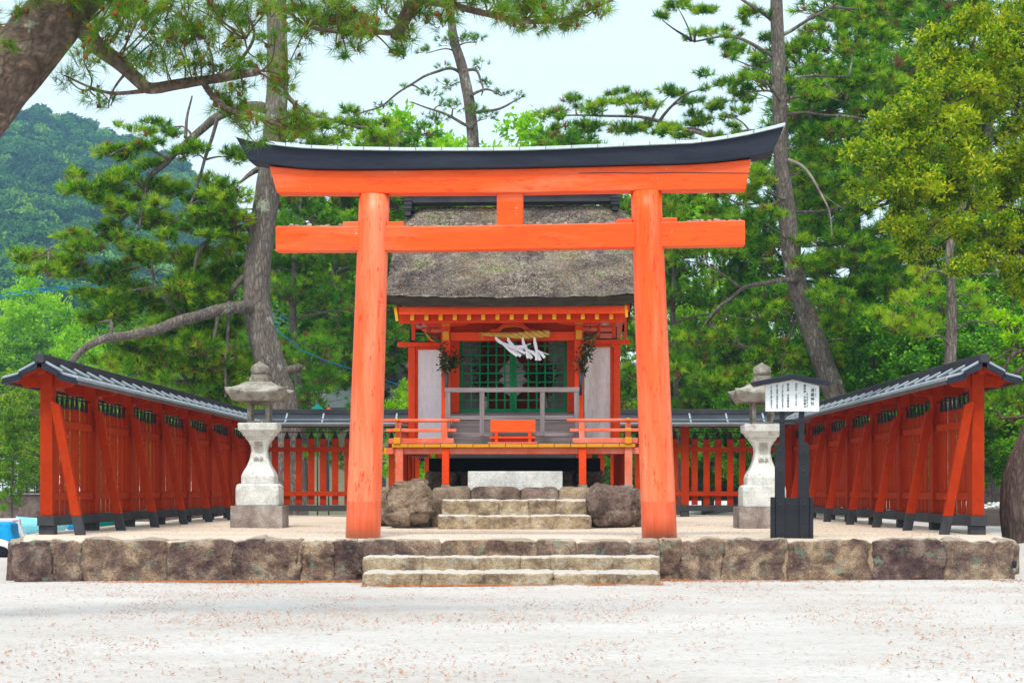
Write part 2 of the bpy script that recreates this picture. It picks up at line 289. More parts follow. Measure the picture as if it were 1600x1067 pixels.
class MB:
    def __init__(s): s.v = []; s.f = []; s.mi = []; s.cur = 0; s.sm = []
    def add(s, vs, fs, smooth=False):
        n = len(s.v); s.v += [tuple(v) for v in vs]
        for f in fs: s.f.append(tuple(i + n for i in f)); s.mi.append(s.cur); s.sm.append(smooth)
        return s
    def hexa(s, c):  # 8 corners: bottom ring 4, top ring 4
        return s.add(c, [(3, 2, 1, 0), (4, 5, 6, 7), (0, 1, 5, 4), (1, 2, 6, 5), (2, 3, 7, 6), (3, 0, 4, 7)])
    def box(s, x0, x1, y0, y1, z0, z1):
        return s.hexa([(x0, y0, z0), (x1, y0, z0), (x1, y1, z0), (x0, y1, z0), (x0, y0, z1), (x1, y0, z1), (x1, y1, z1), (x0, y1, z1)])
    def beam(s, a, b, w, h, up=(0, 0, 1)):  # rectangular bar between two points
        a = Vector(a); b = Vector(b); d = (b - a).normalized(); up = Vector(up)
        side = d.cross(up).normalized(); up2 = side.cross(d).normalized()
        c = []
        for p in (a, b):
            c += [p - side * w / 2 - up2 * h / 2, p + side * w / 2 - up2 * h / 2, p + side * w / 2 + up2 * h / 2, p - side * w / 2 + up2 * h / 2]
        return s.add(c, [(3, 2, 1, 0), (4, 5, 6, 7), (0, 1, 5, 4), (1, 2, 6, 5), (2, 3, 7, 6), (3, 0, 4, 7)])
    def prism(s, poly, d):  # poly: 3-D points of a planar outline, d: extrusion vector
        n = len(poly); d = Vector(d); a = [Vector(p) for p in poly]; b = [p + d for p in a]
        return s.add(a + b, [tuple(range(n)), tuple(range(2 * n - 1, n - 1, -1))] + [(i, i + n, (i + 1) % n + n, (i + 1) % n) for i in range(n)])
    def tube(s, pts, rad, n=8, cap=True, smooth=True, rough=0.0, seed=0):
        pts = [Vector(p) for p in pts]; rings = []; nrm = None
        if isinstance(rad, (int, float)): rad = [rad] * len(pts)
        vs = []
        for i, p in enumerate(pts):
            t = (pts[min(i + 1, len(pts) - 1)] - pts[max(i - 1, 0)]).normalized()
            if nrm is None: nrm = t.orthogonal().normalized()
            nrm = (nrm - t * nrm.dot(t))
            nrm = nrm.normalized() if nrm.length > 1e-6 else t.orthogonal().normalized()
            bn = t.cross(nrm)
            for k in range(n):
                a = 2 * math.pi * k / n; r = rad[i]
                if rough:
                    q = p * 2.3 / max(rad[0], .05) * .25 + Vector((math.cos(a), math.sin(a), seed)) * 1.3
                    r *= 1 + rough * (noise.noise(q) + 0.5 * noise.noise(q * 2.7))
                vs.append(p + (nrm * math.cos(a) + bn * math.sin(a)) * r)
        fs = []
        for i in range(len(pts) - 1):
            for k in range(n):
                fs.append((i * n + k, i * n + (k + 1) % n, (i + 1) * n + (k + 1) % n, (i + 1) * n + k))
        if cap: fs += [tuple(range(n))[::-1], tuple(range((len(pts) - 1) * n, len(pts) * n))]
        return s.add(vs, fs, smooth)
    def loft(s, rings, smooth=False, cap=True):
        n = len(rings[0]); vs = [p for r in rings for p in r]; fs = []
        for i in range(len(rings) - 1):
            for k in range(n): fs.append((i * n + k, i * n + (k + 1) % n, (i + 1) * n + (k + 1) % n, (i + 1) * n + k))
        if cap: fs += [tuple(range(n))[::-1], tuple(range((len(rings) - 1) * n, len(rings) * n))]
        return s.add(vs, fs, smooth)

def obj(name, mb, mat, parent=None, bevel=0.0, kind=None, loc=None, label=None):
    me = bpy.data.meshes.new(name)
    off = root_of(parent).location if parent else (Vector(loc) if loc is not None else Vector((0, 0, 0)))
    vs = [(v[0] - off[0], v[1] - off[1], v[2] - off[2]) for v in mb.v]
    me.from_pydata(vs, [], mb.f)
    mats = mat if isinstance(mat, (list, tuple)) else [mat]
    for m in mats: me.materials.append(m)
    if len(mats) > 1: me.polygons.foreach_set('material_index', mb.mi)
    me.polygons.foreach_set('use_smooth', mb.sm)
    bm = bmesh.new(); bm.from_mesh(me); bmesh.ops.recalc_face_normals(bm, faces=bm.faces); bm.to_mesh(me); bm.free()
    me.update()
    o = bpy.data.objects.new(name, me); COL.objects.link(o)
    if parent: o.parent = parent
    elif loc is not None: o.location = loc
    if bevel:
        md = o.modifiers.new('bevel', 'BEVEL'); md.width = bevel; md.segments = 2; md.limit_method = 'ANGLE'; md.angle_limit = math.radians(40)
        md.harden_normals = False
    if kind: o['kind'] = kind
    if label: o['label'] = label
    return o

def npobj(name, verts, k, tint, mat, parent=None, kind=None, off=None, smooth=False):
    """verts (N*k,3): N polygons of k separate corners, tint: one value per polygon"""
    verts = np.asarray(verts, dtype=np.float32)
    if parent is not None: verts = verts - np.array(root_of(parent).location, dtype=np.float32)
    elif off is not None: verts = verts - np.array(off, dtype=np.float32)
    nv = len(verts); nf = nv // k
    me = bpy.data.meshes.new(name)
    me.vertices.add(nv); me.vertices.foreach_set('co', verts.ravel())
    me.loops.add(nv); me.loops.foreach_set('vertex_index', np.arange(nv, dtype=np.int32))
    me.polygons.add(nf); me.polygons.foreach_set('loop_start', np.arange(0, nv, k, dtype=np.int32))
    me.update(calc_edges=True)
    a = me.attributes.new('tint', 'FLOAT', 'POINT')
    a.data.foreach_set('value', np.repeat(np.clip(np.asarray(tint, dtype=np.float32), 0, 1), k))
    me.materials.append(mat)
    o = bpy.data.objects.new(name, me); COL.objects.link(o)
    if parent is not None: o.parent = parent
    elif off is not None: o.location = off
    if kind: o['kind'] = kind
    return o

def copy_tree(o, parent=None):
    c = o.copy(); COL.objects.link(c)
    if parent: c.parent = parent
    for ch in list(o.children): copy_tree(ch, c)
    return c

_cube = {}
def cube_grid(n):
    if n in _cube: return _cube[n]
    key = {}; vs = []; fs = []
    def idx(p):
        k = tuple(round(c * n * 2) for c in p)
        if k not in key: key[k] = len(vs); vs.append(p)
        return key[k]
    for ax in range(3):
        for sgn in (-1, 1):
            for i in range(n):
                for j in range(n):
                    q = []
                    for (di, dj) in ((0, 0), (1, 0), (1, 1), (0, 1)):
                        p = [0, 0, 0]; p[ax] = sgn; p[(ax + 1) % 3] = -1 + 2 * (i + di) / n; p[(ax + 2) % 3] = -1 + 2 * (j + dj) / n
                        q.append(idx(tuple(p)))
                    fs.append(tuple(q if sgn > 0 else q[::-1]))
    _cube[n] = (vs, fs); return _cube[n]
def rock(mb, c, h, n=12, k=6, amp=0.04, freq=2.0, seed=0, facet=0.0):
    vs, fs = cube_grid(n); out = []
    c = Vector(c); so = Vector((seed * 3.1, seed * 1.7, seed * 0.9))
    for p in vs:
        nk = (abs(p[0]) ** k + abs(p[1]) ** k + abs(p[2]) ** k) ** (1 / k)
        q = Vector((p[0] * h[0], p[1] * h[1], p[2] * h[2])) / nk
        d = Vector(p).normalized()
        w = (c + q) * freq + so
        a = noise.noise(w) + 0.5 * noise.noise(w * 2.3) + 0.3 * noise.noise(w * 5.1) + 0.2 * noise.noise(w * 11.3)
        if facet: a += facet * (noise.cell(w * 0.9) - .5)
        out.append(c + q + d * a * amp)
    mb.add(out, fs, True)
    return mb

# ------------------------------------------------------------------ ground, platform
def gz(x, y):
    z = -0.02 + 0.035 * max(-1, min(1, (x + 6) / 6)) * .5 + 0.02
    z += 0.02 * noise.noise(Vector((x * .35, y * .25, 0)))
    if x > 5.9: z += 0.36 * min(1, max(0, (x - 5.9) / 0.8)) * min(1, max(0, (y - 20.6) / 3.0))
    if y > 60: z -= 0.0
    return z
def grid_ground(xs, ys, fz):
    mb = MB(); vs = [(x, y, fz(x, y)) for y in ys for x in xs]; n = len(xs)
    fs = [(j * n + i, j * n + i + 1, (j + 1) * n + i + 1, (j + 1) * n + i) for j in range(len(ys) - 1) for i in range(n - 1)]
    mb.add(vs, fs, True); return mb
def axis(a, b, step, far):
    v = [a + i * step for i in range(int((b - a) / step) + 1)]
    return [-f for f in far[::-1]] + v + far
xs = axis(-14, 14, 0.5, [20, 40, 90, 200, 500, 1200]); ys = [-60, -20, 0, 5] + [8 + i * .5 for i in range(80)] + [50, 60, 80, 120, 250, 600, 1000]
tag(obj('ground', grid_ground(xs, ys, gz), M['sand']), kind='structure')

ZP = 0.505
poly = [(-5.9, 21.42), (5.93, 21.62), (6.35, 23.3), (6.6, 25), (6.75, 41.5), (-6.5, 41.5), (-6.5, 25), (-6.32, 23.3)]
def inpoly_x(y):
    L = [(21.44, -5.85), (23.3, -6.32), (25, -6.5), (41.5, -6.5)]; Rr = [(21.44, 5.88), (23.3, 6.35), (25, 6.6), (41.5, 6.75)]
    def it(T):
        for (a, b), (c, d) in zip(T, T[1:]):
            if a <= y <= c: return b + (d - b) * (y - a) / (c - a)
        return T[-1][1]
    return it(L), it(Rr)
def pzf(x, y):
    return ZP - 0.030 * max(0, 1 - (y - 21.4) * 2) + 0.018 * noise.noise(Vector((x * .9, y * .5, 3))) + 0.004 * (y - 24)*0
mb = MB(); n = 60; ysP = [21.44 + i * .3 for i in range(67)]
vs = []
for y in ysP:
    a, b = inpoly_x(y)
    for i in range(n + 1):
        x = a + (b - a) * i / n; vs.append((x, y, pzf(x, y)))
mb.add(vs, [(j * (n + 1) + i, j * (n + 1) + i + 1, (j + 1) * (n + 1) + i + 1, (j + 1) * (n + 1) + i) for j in range(len(ysP) - 1) for i in range(n)], True)
mb.add([(v[0], v[1] - d_, v[2] - d_ * 1.5) for d_ in (0, .05) for v in vs[:n + 1]], [(i, i + 1, n + 2 + i, n + 1 + i) for i in range(n)], True)
tag(obj('terrace_sand', mb, M['sand2']), kind='structure')

# retaining wall of the platform: each stone is a part
wall = thing('retaining_wall', (0, 21.6, 0), 'low rough stone retaining wall that edges the raised sand platform', 'stone wall')
mb = MB(); mb.prism([(x, y, -0.1) for x, y in [(-5.84, 21.385), (5.87, 21.385), (6.30, 23.3), (6.55, 25), (6.7, 41.4), (-6.45, 41.4), (-6.45, 25), (-6.27, 23.3)]], (0, 0, 0.555))
obj('earth_core', mb, M['mortar'], wall)
def wstone(px0, px1, seed, ytop=842, zb=-.06, Y=21.42, dy=.17, amp=.05):
    x0, x1 = X(px0, 21.4), X(px1, 21.4); mb = MB()
    zt = Z(ytop, 21.4) + .012
    rock(mb, ((x0 + x1) / 2, Y + dy * .5, (zt + zb) / 2), ((x1 - x0) / 2 + .02, dy, (zt - zb) / 2 - .01), n=30, k=9, amp=amp, freq=3.0, seed=seed, facet=.35)
    return obj('stone', mb, M['wall_stone'], wall)
cuts = [22, 84, 128, 262, 366, 470, 522, 570]
for i in range(len(cuts) - 1): wstone(cuts[i] + 1, cuts[i + 1] - 1, i * 7 + 1, 842 + [3, 1, 0, 2, 1, 4, 2][i])
for i, (a, b) in enumerate([(568, 616), (618, 688), (690, 838), (840, 900), (902, 982), (984, 1030)]): wstone(a, b, 60 + i * 5, 843, amp=.022)
cuts = [1030, 1062, 1126, 1228, 1362, 1474, 1582]
for i in range(len(cuts) - 1): wstone(cuts[i] + 1, cuts[i + 1] - 1, i * 9 + 101, 841 + [2, 2, 1, 1, 0, 1][i])
for s, xf in ((-1, -6.05), (1, 6.08)):
    for i in range(7):
        mb = MB(); y = 22.1 + i * 1.0; a, b = inpoly_x(min(41, y + .3)); xx = a if s < 0 else b
        rock(mb, (xx - s * .10, y + .15, 0.2), (.17, .5, .28), n=10, amp=.04, freq=2.4, seed=200 + i * 3 + s)
        obj('stone', mb, M['wall_stone'], wall)

# front stairs
st = thing('stone_stairs', (X(799, 20.4), 20.4, 0), 'two wide low stone steps leading up to the platform below the gate', 'steps', 'flights of stone steps')
def slab(px0, px1, y0, y1, z0, z1, seed, parent, cutn, amp=.016, Yr=None):
    xa, xb = X(px0, Yr or y0), X(px1, Yr or y0); mb = MB()
    rr = random.Random(seed); cs = [0] + sorted((i + rr.uniform(-.25, .25)) / cutn for i in range(1, cutn)) + [1]
    for i in range(cutn):
        a = xa + (xb - xa) * cs[i]; b = xa + (xb - xa) * cs[i + 1]
        rock(mb, ((a + b) / 2, (y0 + y1) / 2 + rr.uniform(-.02, .02), (z0 + z1) / 2 + rr.uniform(-.006, .006)), ((b - a) / 2 + .014, (y1 - y0) / 2, (z1 - z0) / 2), n=34, k=12, amp=amp * 1.1, freq=7, seed=seed + i * 3)
    return obj('step', mb, M['step_stone'], parent)
slab(568, 1030, 20.3, 21.2, -.12, .155, 11, st, 5, amp=.022)
slab(568, 1030, 20.92, 21.55, .0, .315, 23, st, 6)

# ------------------------------------------------------------------ fences
RJ = random.Random(77)
def fence_pieces(A, B, nb, name, label, braces=0, fy=1, roofext=.4, facing=None, bp=None):
    """roofed picket fence from A to B (x, y) in nb bays; inward = unit vector towards the court"""
    A = Vector((A[0], A[1], 0)); B = Vector((B[0], B[1], 0)); d = (B - A); L = d.length; d.normalize()
    inw = Vector(facing)
    root = thing(name, (A.x, A.y, ZP), label, 'fence')
    def W(s, t, z): p = A + d * s + inw * t; return Vector((p.x, p.y, z))
    def bar(mb, s0, s1, t0, t1, z0, z1):
        c = [W(s0, t0, z0), W(s1, t0, z0), W(s1, t1, z0), W(s0, t1, z0), W(s0, t0, z1), W(s1, t0, z1), W(s1, t1, z1), W(s0, t1, z1)]
        mb.hexa(c)
    bay = L / nb
    posts = [i * bay for i in range(nb + 1)] if bp is None else bp
    # sill with feet
    mb = MB(); bar(mb, -.13, L + .1, -.11, .11, .62, .75); obj('sill', mb, M['sill'], root, .008)
    proto = None
    for i, s in enumerate(posts):
        if proto is None:
            mb = MB(); bar(mb, -.09, .09, -.10, .10, ZP - .05, .618); proto = obj('foot', mb, M['sill'], root, .006); o = proto
            mb = MB(); bar(mb, -.085, .085, -.08, .08, .752, 2.66); pp = obj('post', mb, M['fence_red'], root, .006)
            ars = []
            for sg in (-1, 1):
                mb = MB()
                c = [(sg * .082, 2.44), (sg * .30, 2.44), (sg * .40, 2.53), (sg * .40, 2.56), (sg * .082, 2.60)]
                mb.prism([W(-.04, a, z) for a, z in c], d * .08)
                ars.append(obj('bracket_arm', mb, M['fence_red'], root))
        else:
            for src in [proto, pp] + ars:
                o = src.copy(); COL.objects.link(o); o.parent = root; o.location = d * s
    if braces:
        b0 = None
        for i, s in enumerate(posts[:-1]):
            if b0 is None:
                mb = MB(); top = (.07, 2.22); bot = (.40, ZP - .02)
                def pt(z, o): t = top[0] + (bot[0] - top[0]) * (top[1] - z) / (top[1] - bot[1]); return t + o
                mb.prism([W(-.17, pt(2.22, .0), 2.22), W(-.17, pt(.75, 0), .75), W(-.17, pt(.75, .12), .75), W(-.17, pt(2.20, .12), 2.20), W(-.17, pt(2.26, .02), 2.26)], d * .085)
                b0 = obj('brace', mb, M['fence_red'], root, .005)
                mb = MB(); mb.prism([W(-.172, pt(.748, -.002), .748), W(-.172, pt(bot[1], -.002), bot[1]), W(-.172, pt(bot[1], .122), bot[1]), W(-.172, pt(.748, .122), .748)], d * .089)
                b1 = obj('brace_foot', mb, M['sill'], root); 
                b1.parent = b0
                mb = MB()
                for zz in (1.78, .98):
                    for k in range(1): mb.tube([W(-.13, pt(zz, .12), zz), W(-.13, pt(zz, .155), zz)], .014, 6)
                b2 = obj('bolt', mb, M['fence_red'], root); b2.parent = b0
            else:
                c = copy_tree(b0, root); c.location = d * s
    # rails
    for z in (1.97, 1.0):
        mb = MB(); bar(mb, 0, L, .005, .045, z - .05, z + .05); obj('rail', mb, M['fence_red'], root, .004)
    mb = MB(); bar(mb, 0, L, -.012, 0.0, 2.335, 2.355); obj('tie_rod', mb, M['black'], root)
    # pickets
    k0 = None
    for i in range(len(posts) - 1):
        a, b = posts[i] + .085, posts[i + 1] - .085; m = max(1, int((b - a) / .26 + .5)); st_ = (b - a) / m
        for j in range(m):
            s = a + (j + .5) * st_
            if k0 is None:
                mb = MB(); w = .079 if braces else .069; 
                bar(mb, s - w, s + w, -.022, .0, .755, 2.20); k0 = obj('picket', mb, M['fence_red'], root, .003); s0 = s
                mb = MB(); mb.prism([W(s - w - .001, -.023, 2.201), W(s + w + .001, -.023, 2.201), W(s, -.023, 2.38)], inw * .024)
                mb2 = obj('picket_tip', mb, M['black'], root); mb2.parent = k0
            else:
                c = copy_tree(k0, root); c.location = d * (s - s0 + RJ.uniform(-.006, .006)) + Vector((0, 0, RJ.uniform(-.012, .008))) + inw * RJ.uniform(-.004, .003)
    # roof
    rf = MB(); e0, e1 = -roofext, L + .15
    prof_u = [(.03, 2.745), (.27, 2.615)]; prof_l = [(.235, 2.60), (.48, 2.53)]
    for sg in (-1, 1):
        for (a, b), th in ((prof_u, .022), (prof_l, .022)):
            if sg == 1 or True:
                c = [W(e0, sg * a[0], a[1] - th), W(e1, sg * a[0], a[1] - th), W(e1, sg * b[0], b[1] - th), W(e0, sg * b[0], b[1] - th),
                     W(e0, sg * a[0], a[1]), W(e1, sg * a[0], a[1]), W(e1, sg * b[0], b[1]), W(e0, sg * b[0], b[1])]
                rf.hexa(c)
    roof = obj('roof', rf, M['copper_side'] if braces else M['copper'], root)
    mb = MB(); bar(mb, e0 - .03, e1, -.062, .062, 2.735, 2.85); obj('ridge_cap', mb, M['sill'], root, .01).parent = roof
    mb = MB()
    for sg in (-1, 1):   # barge boards at the open end
        for (a, b) in ((prof_u, 0), (prof_l, 0)): pass
        for (a, b) in (prof_u, prof_l):
            mb.prism([W(e0 - .015, sg * a[0], a[1] - .004), W(e0 - .015, sg * b[0], b[1] - .004), W(e0 - .015, sg * b[0], b[1] - .072), W(e0 - .015, sg * a[0], a[1] - .085)], d * .05)
    o = obj('barge_board', mb, M['kasagi'], root); o.parent = roof
    mb = MB()
    for sg in (-1, 1): 
        c = [W(e0 + .04, sg * .455, 2.465), W(e1, sg * .455, 2.465), W(e1, sg * .482, 2.46), W(e0 + .04, sg * .482, 2.46), W(e0 + .04, sg * .455, 2.512), W(e1, sg * .455, 2.512), W(e1, sg * .482, 2.506), W(e0 + .04, sg * .482, 2.506)]
        mb.hexa(c)
    o = obj('eave_board', mb, M['eave_edge'], root); o.parent = roof
    mb = MB()
    for sg in (-1, 1):
        c = [W(e0 + .04, sg * .01, 2.66), W(e1, sg * .01, 2.66), W(e1, sg * .45, 2.50), W(e0 + .04, sg * .45, 2.50), W(e0 + .04, sg * .01, 2.69), W(e1, sg * .01, 2.69), W(e1, sg * .45, 2.515), W(e0 + .04, sg * .45, 2.515)]
        mb.hexa(c)
    bar(mb, e0 + .1, e1, -.05, .05, 2.60, 2.655)
    o = obj('soffit', mb, M['fence_red'], root); o.parent = roof
    s = e0 + .06; bt = {}
    while s < e1:
        for sg in (-1, 1):
            if sg not in bt:
                mb = MB()
                for (a, b) in (prof_u, prof_l):
                    mb.beam(W(s, sg * (a[0] + .03), a[1] + .004), W(s, sg * (b[0] + .012), b[1] + .014), .04, .035)
                o = obj('roof_batten', mb, M['batten'], root, .008); bt[sg] = (o, s)
            else:
                o = bt[sg][0].copy(); COL.objects.link(o); o.location = d * (s - bt[sg][1])
            o.parent = roof
        s += .70 if braces else .80
    mb = MB()
    for sg in (-1, 1):
        mb.beam(W(e0, sg * .272, 2.612), W(e1, sg * .272, 2.612), .010, .018)
        mb.beam(W(e0, sg * .484, 2.525), W(e1, sg * .484, 2.525), .012, .03)
    bar(mb, e0, e1, -.066, -.058, 2.79, 2.853)
    o = obj('drip_edge', mb, M['batten'], root); o.parent = roof
    return root
fence_pieces((-6.11, 23.6), (-5.83, 39.4), 7, 'roofed_picket_fence', 'dark red roofed picket fence with slanting braces, on the left of the court', 1, facing=(1, 0.018, 0))
fence_pieces((6.119, 23.6), (6.206, 39.4), 7, 'roofed_picket_fence', 'dark red roofed picket fence with slanting braces, right of the notice board', 1, facing=(-1, 0.006, 0))
fence_pieces((-5.68, 39.3), (6.05, 39.3), 5, 'roofed_picket_fence', 'dark red roofed picket fence running across behind the shrine hall', 0, facing=(0, -1, 0), roofext=.1,
             bp=[0, 2.55, 4.85, 7.15, 9.47, 11.73])

# ------------------------------------------------------------------ torii
TA = 0.07
def TP(px, py, Y0, off=0.0, ta=TA):   # point on the slightly turned front plane through (0, Y0)
    Y = Y0 / (1 + ta * (px - CX) / F); n = Vector((ta, 1, 0)).normalized()
    return P(px, py, Y) + n * off
tor = thing('torii_gate', (0, 21.95, ZP), 'large vermilion torii gate with a black curved top beam, at the head of the steps', 'torii gate')
def column(xb, xt, yb, yt, wb, wt):
    mb = MB(); pts = []; rad = []
    cb = TP(xb, yb, 21.95); ct = TP(xt, yt, 21.95)
    zb, zt = .47, Z(303, 21.95)
    N = 14
    for i in range(N + 1):
        t = i / N; p = cb.lerp(ct, t); p.z = zb + (zt - zb) * t
        pts.append(p); rad.append((wb + (wt - wb) * t) / 2 * (21.95 / F))
    mb.tube(pts, rad, 40); return obj('column', mb, M['torii_v'], tor)
column(567, 585, 840, 306, 55, 47.5); column(1030.5, 1009.5, 840, 301, 55, 47.5)
def stations(st_, Y0, off0, off1, name, mat, parent=tor, bevel=.012):
    rings = []
    for (xt, yt, xb, yb) in st_:
        a = TP(xt, yt, Y0); b = TP(xb, yb, Y0); n = Vector((TA, 1, 0)).normalized()
        rings.append([a + n * off0, a + n * off1, b + n * off1, b + n * off0])
    mb = MB(); mb.loft(rings); return obj(name, mb, mat, parent, bevel)
# lower beam (nuki)
stations([(433, 355, 433, 394.5), (700, 355, 700, 393), (900, 351.5, 900, 390), (1163.5, 346, 1163.5, 385)], 21.95, -.10, .10, 'lower_beam', M['torii_h'])
for a, b, y in ((537.5, 563, 348), (606, 632, 348), (963.5, 988, 344), (1033, 1058, 342)):
    stations([(a, y, a, 357.5 if a < 700 else 352.5), (b, y - .4, b, 357 if a < 700 else 352)], 21.95, -.085, .085, 'wedge', M['torii_h'], bevel=.006)
stations([(777, 300, 777, 358), (817.5, 300, 817.5, 357)], 21.95, -.085, .085, 'centre_strut', M['torii_h'])
def ib(px, T):
    for (a, b), (c, d) in zip(T, T[1:]):
        if a <= px <= c: return b + (d - b) * (px - a) / (c - a)
    return T[-1][1] if px > T[-1][0] else T[0][1]
mid = [(424, 262.4), (470, 267), (500, 268.8), (560, 269.5), (640, 269), (800, 267), (900, 264.5), (1000, 262), (1060, 260.8), (1110, 258.5), (1173, 251.7)]
bot = [(440, 304.5), (560, 305), (700, 304.5), (800, 304), (900, 302), (1000, 300.5), (1163, 299)]
xsS = [424, 450, 475, 500, 530, 560, 600, 640, 700, 760, 820, 880, 940, 1000, 1030, 1060, 1090, 1120, 1150, 1173]
sh = []
for x in xsS:
    t = (x - 424) / (1173 - 424); xb = 436 + t * (1164 - 436); sh.append((x, ib(x, mid), xb, ib(xb, bot)))
stations(sh, 21.95, -.13, .13, 'upper_beam', M['torii_h'])
topk = [(374, 219.5), (400, 227), (416, 230), (472, 237), (540, 240), (641, 241.5), (800, 241.5), (912, 237.6), (997, 233.5), (1081, 230), (1125, 224.5), (1165, 217), (1200, 209), (1223, 203)]
botk = [(394, 256), (424, 260.5)] + [(a, b - .2) for a, b in mid[1:-1]] + [(1173, 250), (1204, 243)]
xsK = [374, 392, 410, 430, 455, 480, 510, 540, 580, 640, 700, 760, 820, 880, 940, 1000, 1040, 1080, 1110, 1140, 1165, 1185, 1205, 1223]
def ksec(dy=0, dyb=None):
    out = []
    for x in xsK:
        t = (x - 374) / (1223 - 374); xb = 394 + t * (1204 - 394)
        out.append((x, ib(x, topk) + dy, xb if dyb is None else x, ib(xb, botk) if dyb is None else ib(x, topk) + dyb))
    return out
kas = stations(ksec(), 21.95, -.20, .20, 'top_beam', M['kasagi'])
cap = stations([(a - 1.5 if a < 500 else a + 1.5 if a > 1100 else a, b, c - 1.5 if a < 500 else c + 1.5 if a > 1100 else c, d) for a, b, c, d in ksec(-5.2, -.3)], 21.95, -.24, .24, 'metal_cap', M['capmetal'], bevel=.004)
cap.parent = kas
# seams of the cap
mb = MB()
for i in range(20):
    x = 412 + i * 40.2; p = TP(x, ib(x, topk) - 5.6, 21.95, -.243); q = TP(x, ib(x, topk) - 5.6, 21.95, .243)
    r = TP(x, ib(x, topk) - .2, 21.95, -.243)
    mb = MB(); mb.beam(p, q, .006, .008); mb.beam(p, r, .006, .006, up=(0, 1, 0))
    s_ = obj('cap_seam', mb, M['copper'], tor); s_.parent = kas

mb = MB(); cr = [TP(x, y, 21.95, -.1325) for x, y in ((905, 274), (960, 273.2), (1010, 274), (1060, 272.6), (1110, 273.5), (1171, 274))]
for a, b in zip(cr, cr[1:]): mb.beam(a, b, .004, .007)
obj('timber_crack', mb, M['kasagi'], tor)
# pebbles lying on the lower beam
R2 = random.Random(5)
spots = [(448, 505), (505, 535), (636, 776), (820, 962), (1060, 1160)]
cnt = [10, 6, 20, 12, 18]
pebs = []
for (a, b), c in zip(spots, cnt):
    for i in range(c):
        px = R2.uniform(a, b); r = R2.uniform(.012, .03)
        base = TP(px, ib(px, [(433, 355), (700, 355), (900, 351.5), (1163, 346)]), 21.95, R2.uniform(-.08, .05))
        mb = MB(); rock(mb, base + Vector((0, 0, r * .55)), (r * 1.2, r, r * .7), n=4, k=2.4, amp=r * .3, freq=30, seed=i + px)
        o = obj('pebble', mb, M['pebble'], None, loc=base)
        tag(o, 'small stone lying on the lower torii beam, ' + {448: 'near its left end', 505: 'just left of the left column', 636: 'between left column and centre strut', 820: 'between centre strut and right column', 1060: 'right of the right column'}[a], 'pebble', 'small stones lying on the torii beam, ' + {448: 'far left', 505: 'left', 636: 'left middle', 820: 'right middle', 1060: 'right'}[a])

# ------------------------------------------------------------------ shrine hall
HA = 0.055
HY = 30.0
hall = thing('shrine_hall', (0.02, HY, 1.1), 'vermilion shrine hall with a mossy thatched roof and green lattice doors behind the torii gate', 'shrine')
hn = Vector((HA, 1, 0)).normalized(); hr = Vector((1, -HA, 0)).normalized()
def HP(px, py, Y0, off=0.0):
    Y = Y0 / (1 + HA * (px - CX) / F)
    p = Vector(((px - CX) * Y / F, Y, Z(py, Y0))); return p + hn * off
def bpx(mb, x0, x1, y0, y1, Y0, dep):
    a = HP(x0, y1, Y0); b = HP(x1, y1, Y0); c = HP(x0, y0, Y0).z
    bk = hn * dep; A = Vector((a.x, a.y, a.z)); B = Vector((b.x, b.y, a.z))
    lo = [A, B, B + bk, A + bk]; hi = [Vector((p.x, p.y, c)) for p in lo]
    return mb.hexa(lo + hi)
def HS(name, rects, mat, parent=hall, bevel=.006):
    return [H(name, [r], mat, parent, bevel) for r in rects]
def H(name, rects, mat, parent=hall, bevel=.006):
    if len(rects) > 1 and name in ('door_jamb', 'side_wall', 'inner_wall', 'inner_post', 'wing_frame', 'underfloor_wall', 'eave_strut', 'beam_end', 'side_beam', 'black_stub'): return HS(name, rects, mat, parent, bevel)[0]
    mb = MB()
    for r in rects: bpx(mb, *r)
    o = obj(name, mb, mat, hall, bevel)
    if parent is not hall: o.parent = parent
    return o
# podium, stairs to the hall (things of their own)
pod = thing('stone_podium', (0, 28.2, ZP), 'rough stone podium of flat stones that the shrine hall stands on', 'podium')
mb = MB(); mb.prism([(X(612, 28.3), 28.35, ZP - .05), (X(992, 28.3), 28.25, ZP - .05), (2.45, 34.6, ZP - .05), (-2.45, 34.8, ZP - .05)], (0, 0, .60))
obj('core', mb, M['mortar'], pod)
for i, (a, b) in enumerate([(640, 672), (674, 735), (737, 812), (814, 872), (874, 926), (928, 950)]):
    mb = MB(); x0, x1 = X(a, 28.1), X(b, 28.1)
    rock(mb, ((x0 + x1) / 2, 28.25, .80), ((x1 - x0) / 2 + .01, .24, .325 + .012 * (i % 3)), n=12, k=7, amp=.03, freq=3, seed=300 + i * 4)
    obj('stone', mb, M['boulder'], pod)
for s in (-1, 1):
    for i in range(6):
        mb = MB(); rock(mb, (s * 2.1 + (.06 * i * s), 28.9 + i * 1.0, .78), (.30, .52, .30), n=10, k=5, amp=.05, freq=2.5, seed=340 + i * 4 + s); obj('stone', mb, M['boulder'], pod)
st2 = thing('stone_stairs', (X(804, 27.1), 27.1, ZP), 'short flight of rough stone steps between two boulders, in front of the shrine hall', 'steps', 'flights of stone steps')
slab(685, 923, 27.05, 27.9, ZP - .1, Z(805, 27.05), 31, st2, 3, amp=.02)
slab(691, 917, 27.5, 28.15, ZP, Z(780.5, 27.5), 47, st2, 5, amp=.02)
gs = MB(); gs.box(X(731, 28.55), X(879, 28.55), 28.55, 29.0, 1.08, Z(736, 28.55))
o = obj('granite_step', gs, M['granite'], None, bevel=.012, loc=(X(805, 28.55), 28.6, 1.08)); tag(o, 'pale cut granite block on the podium in front of the veranda', 'stone block')
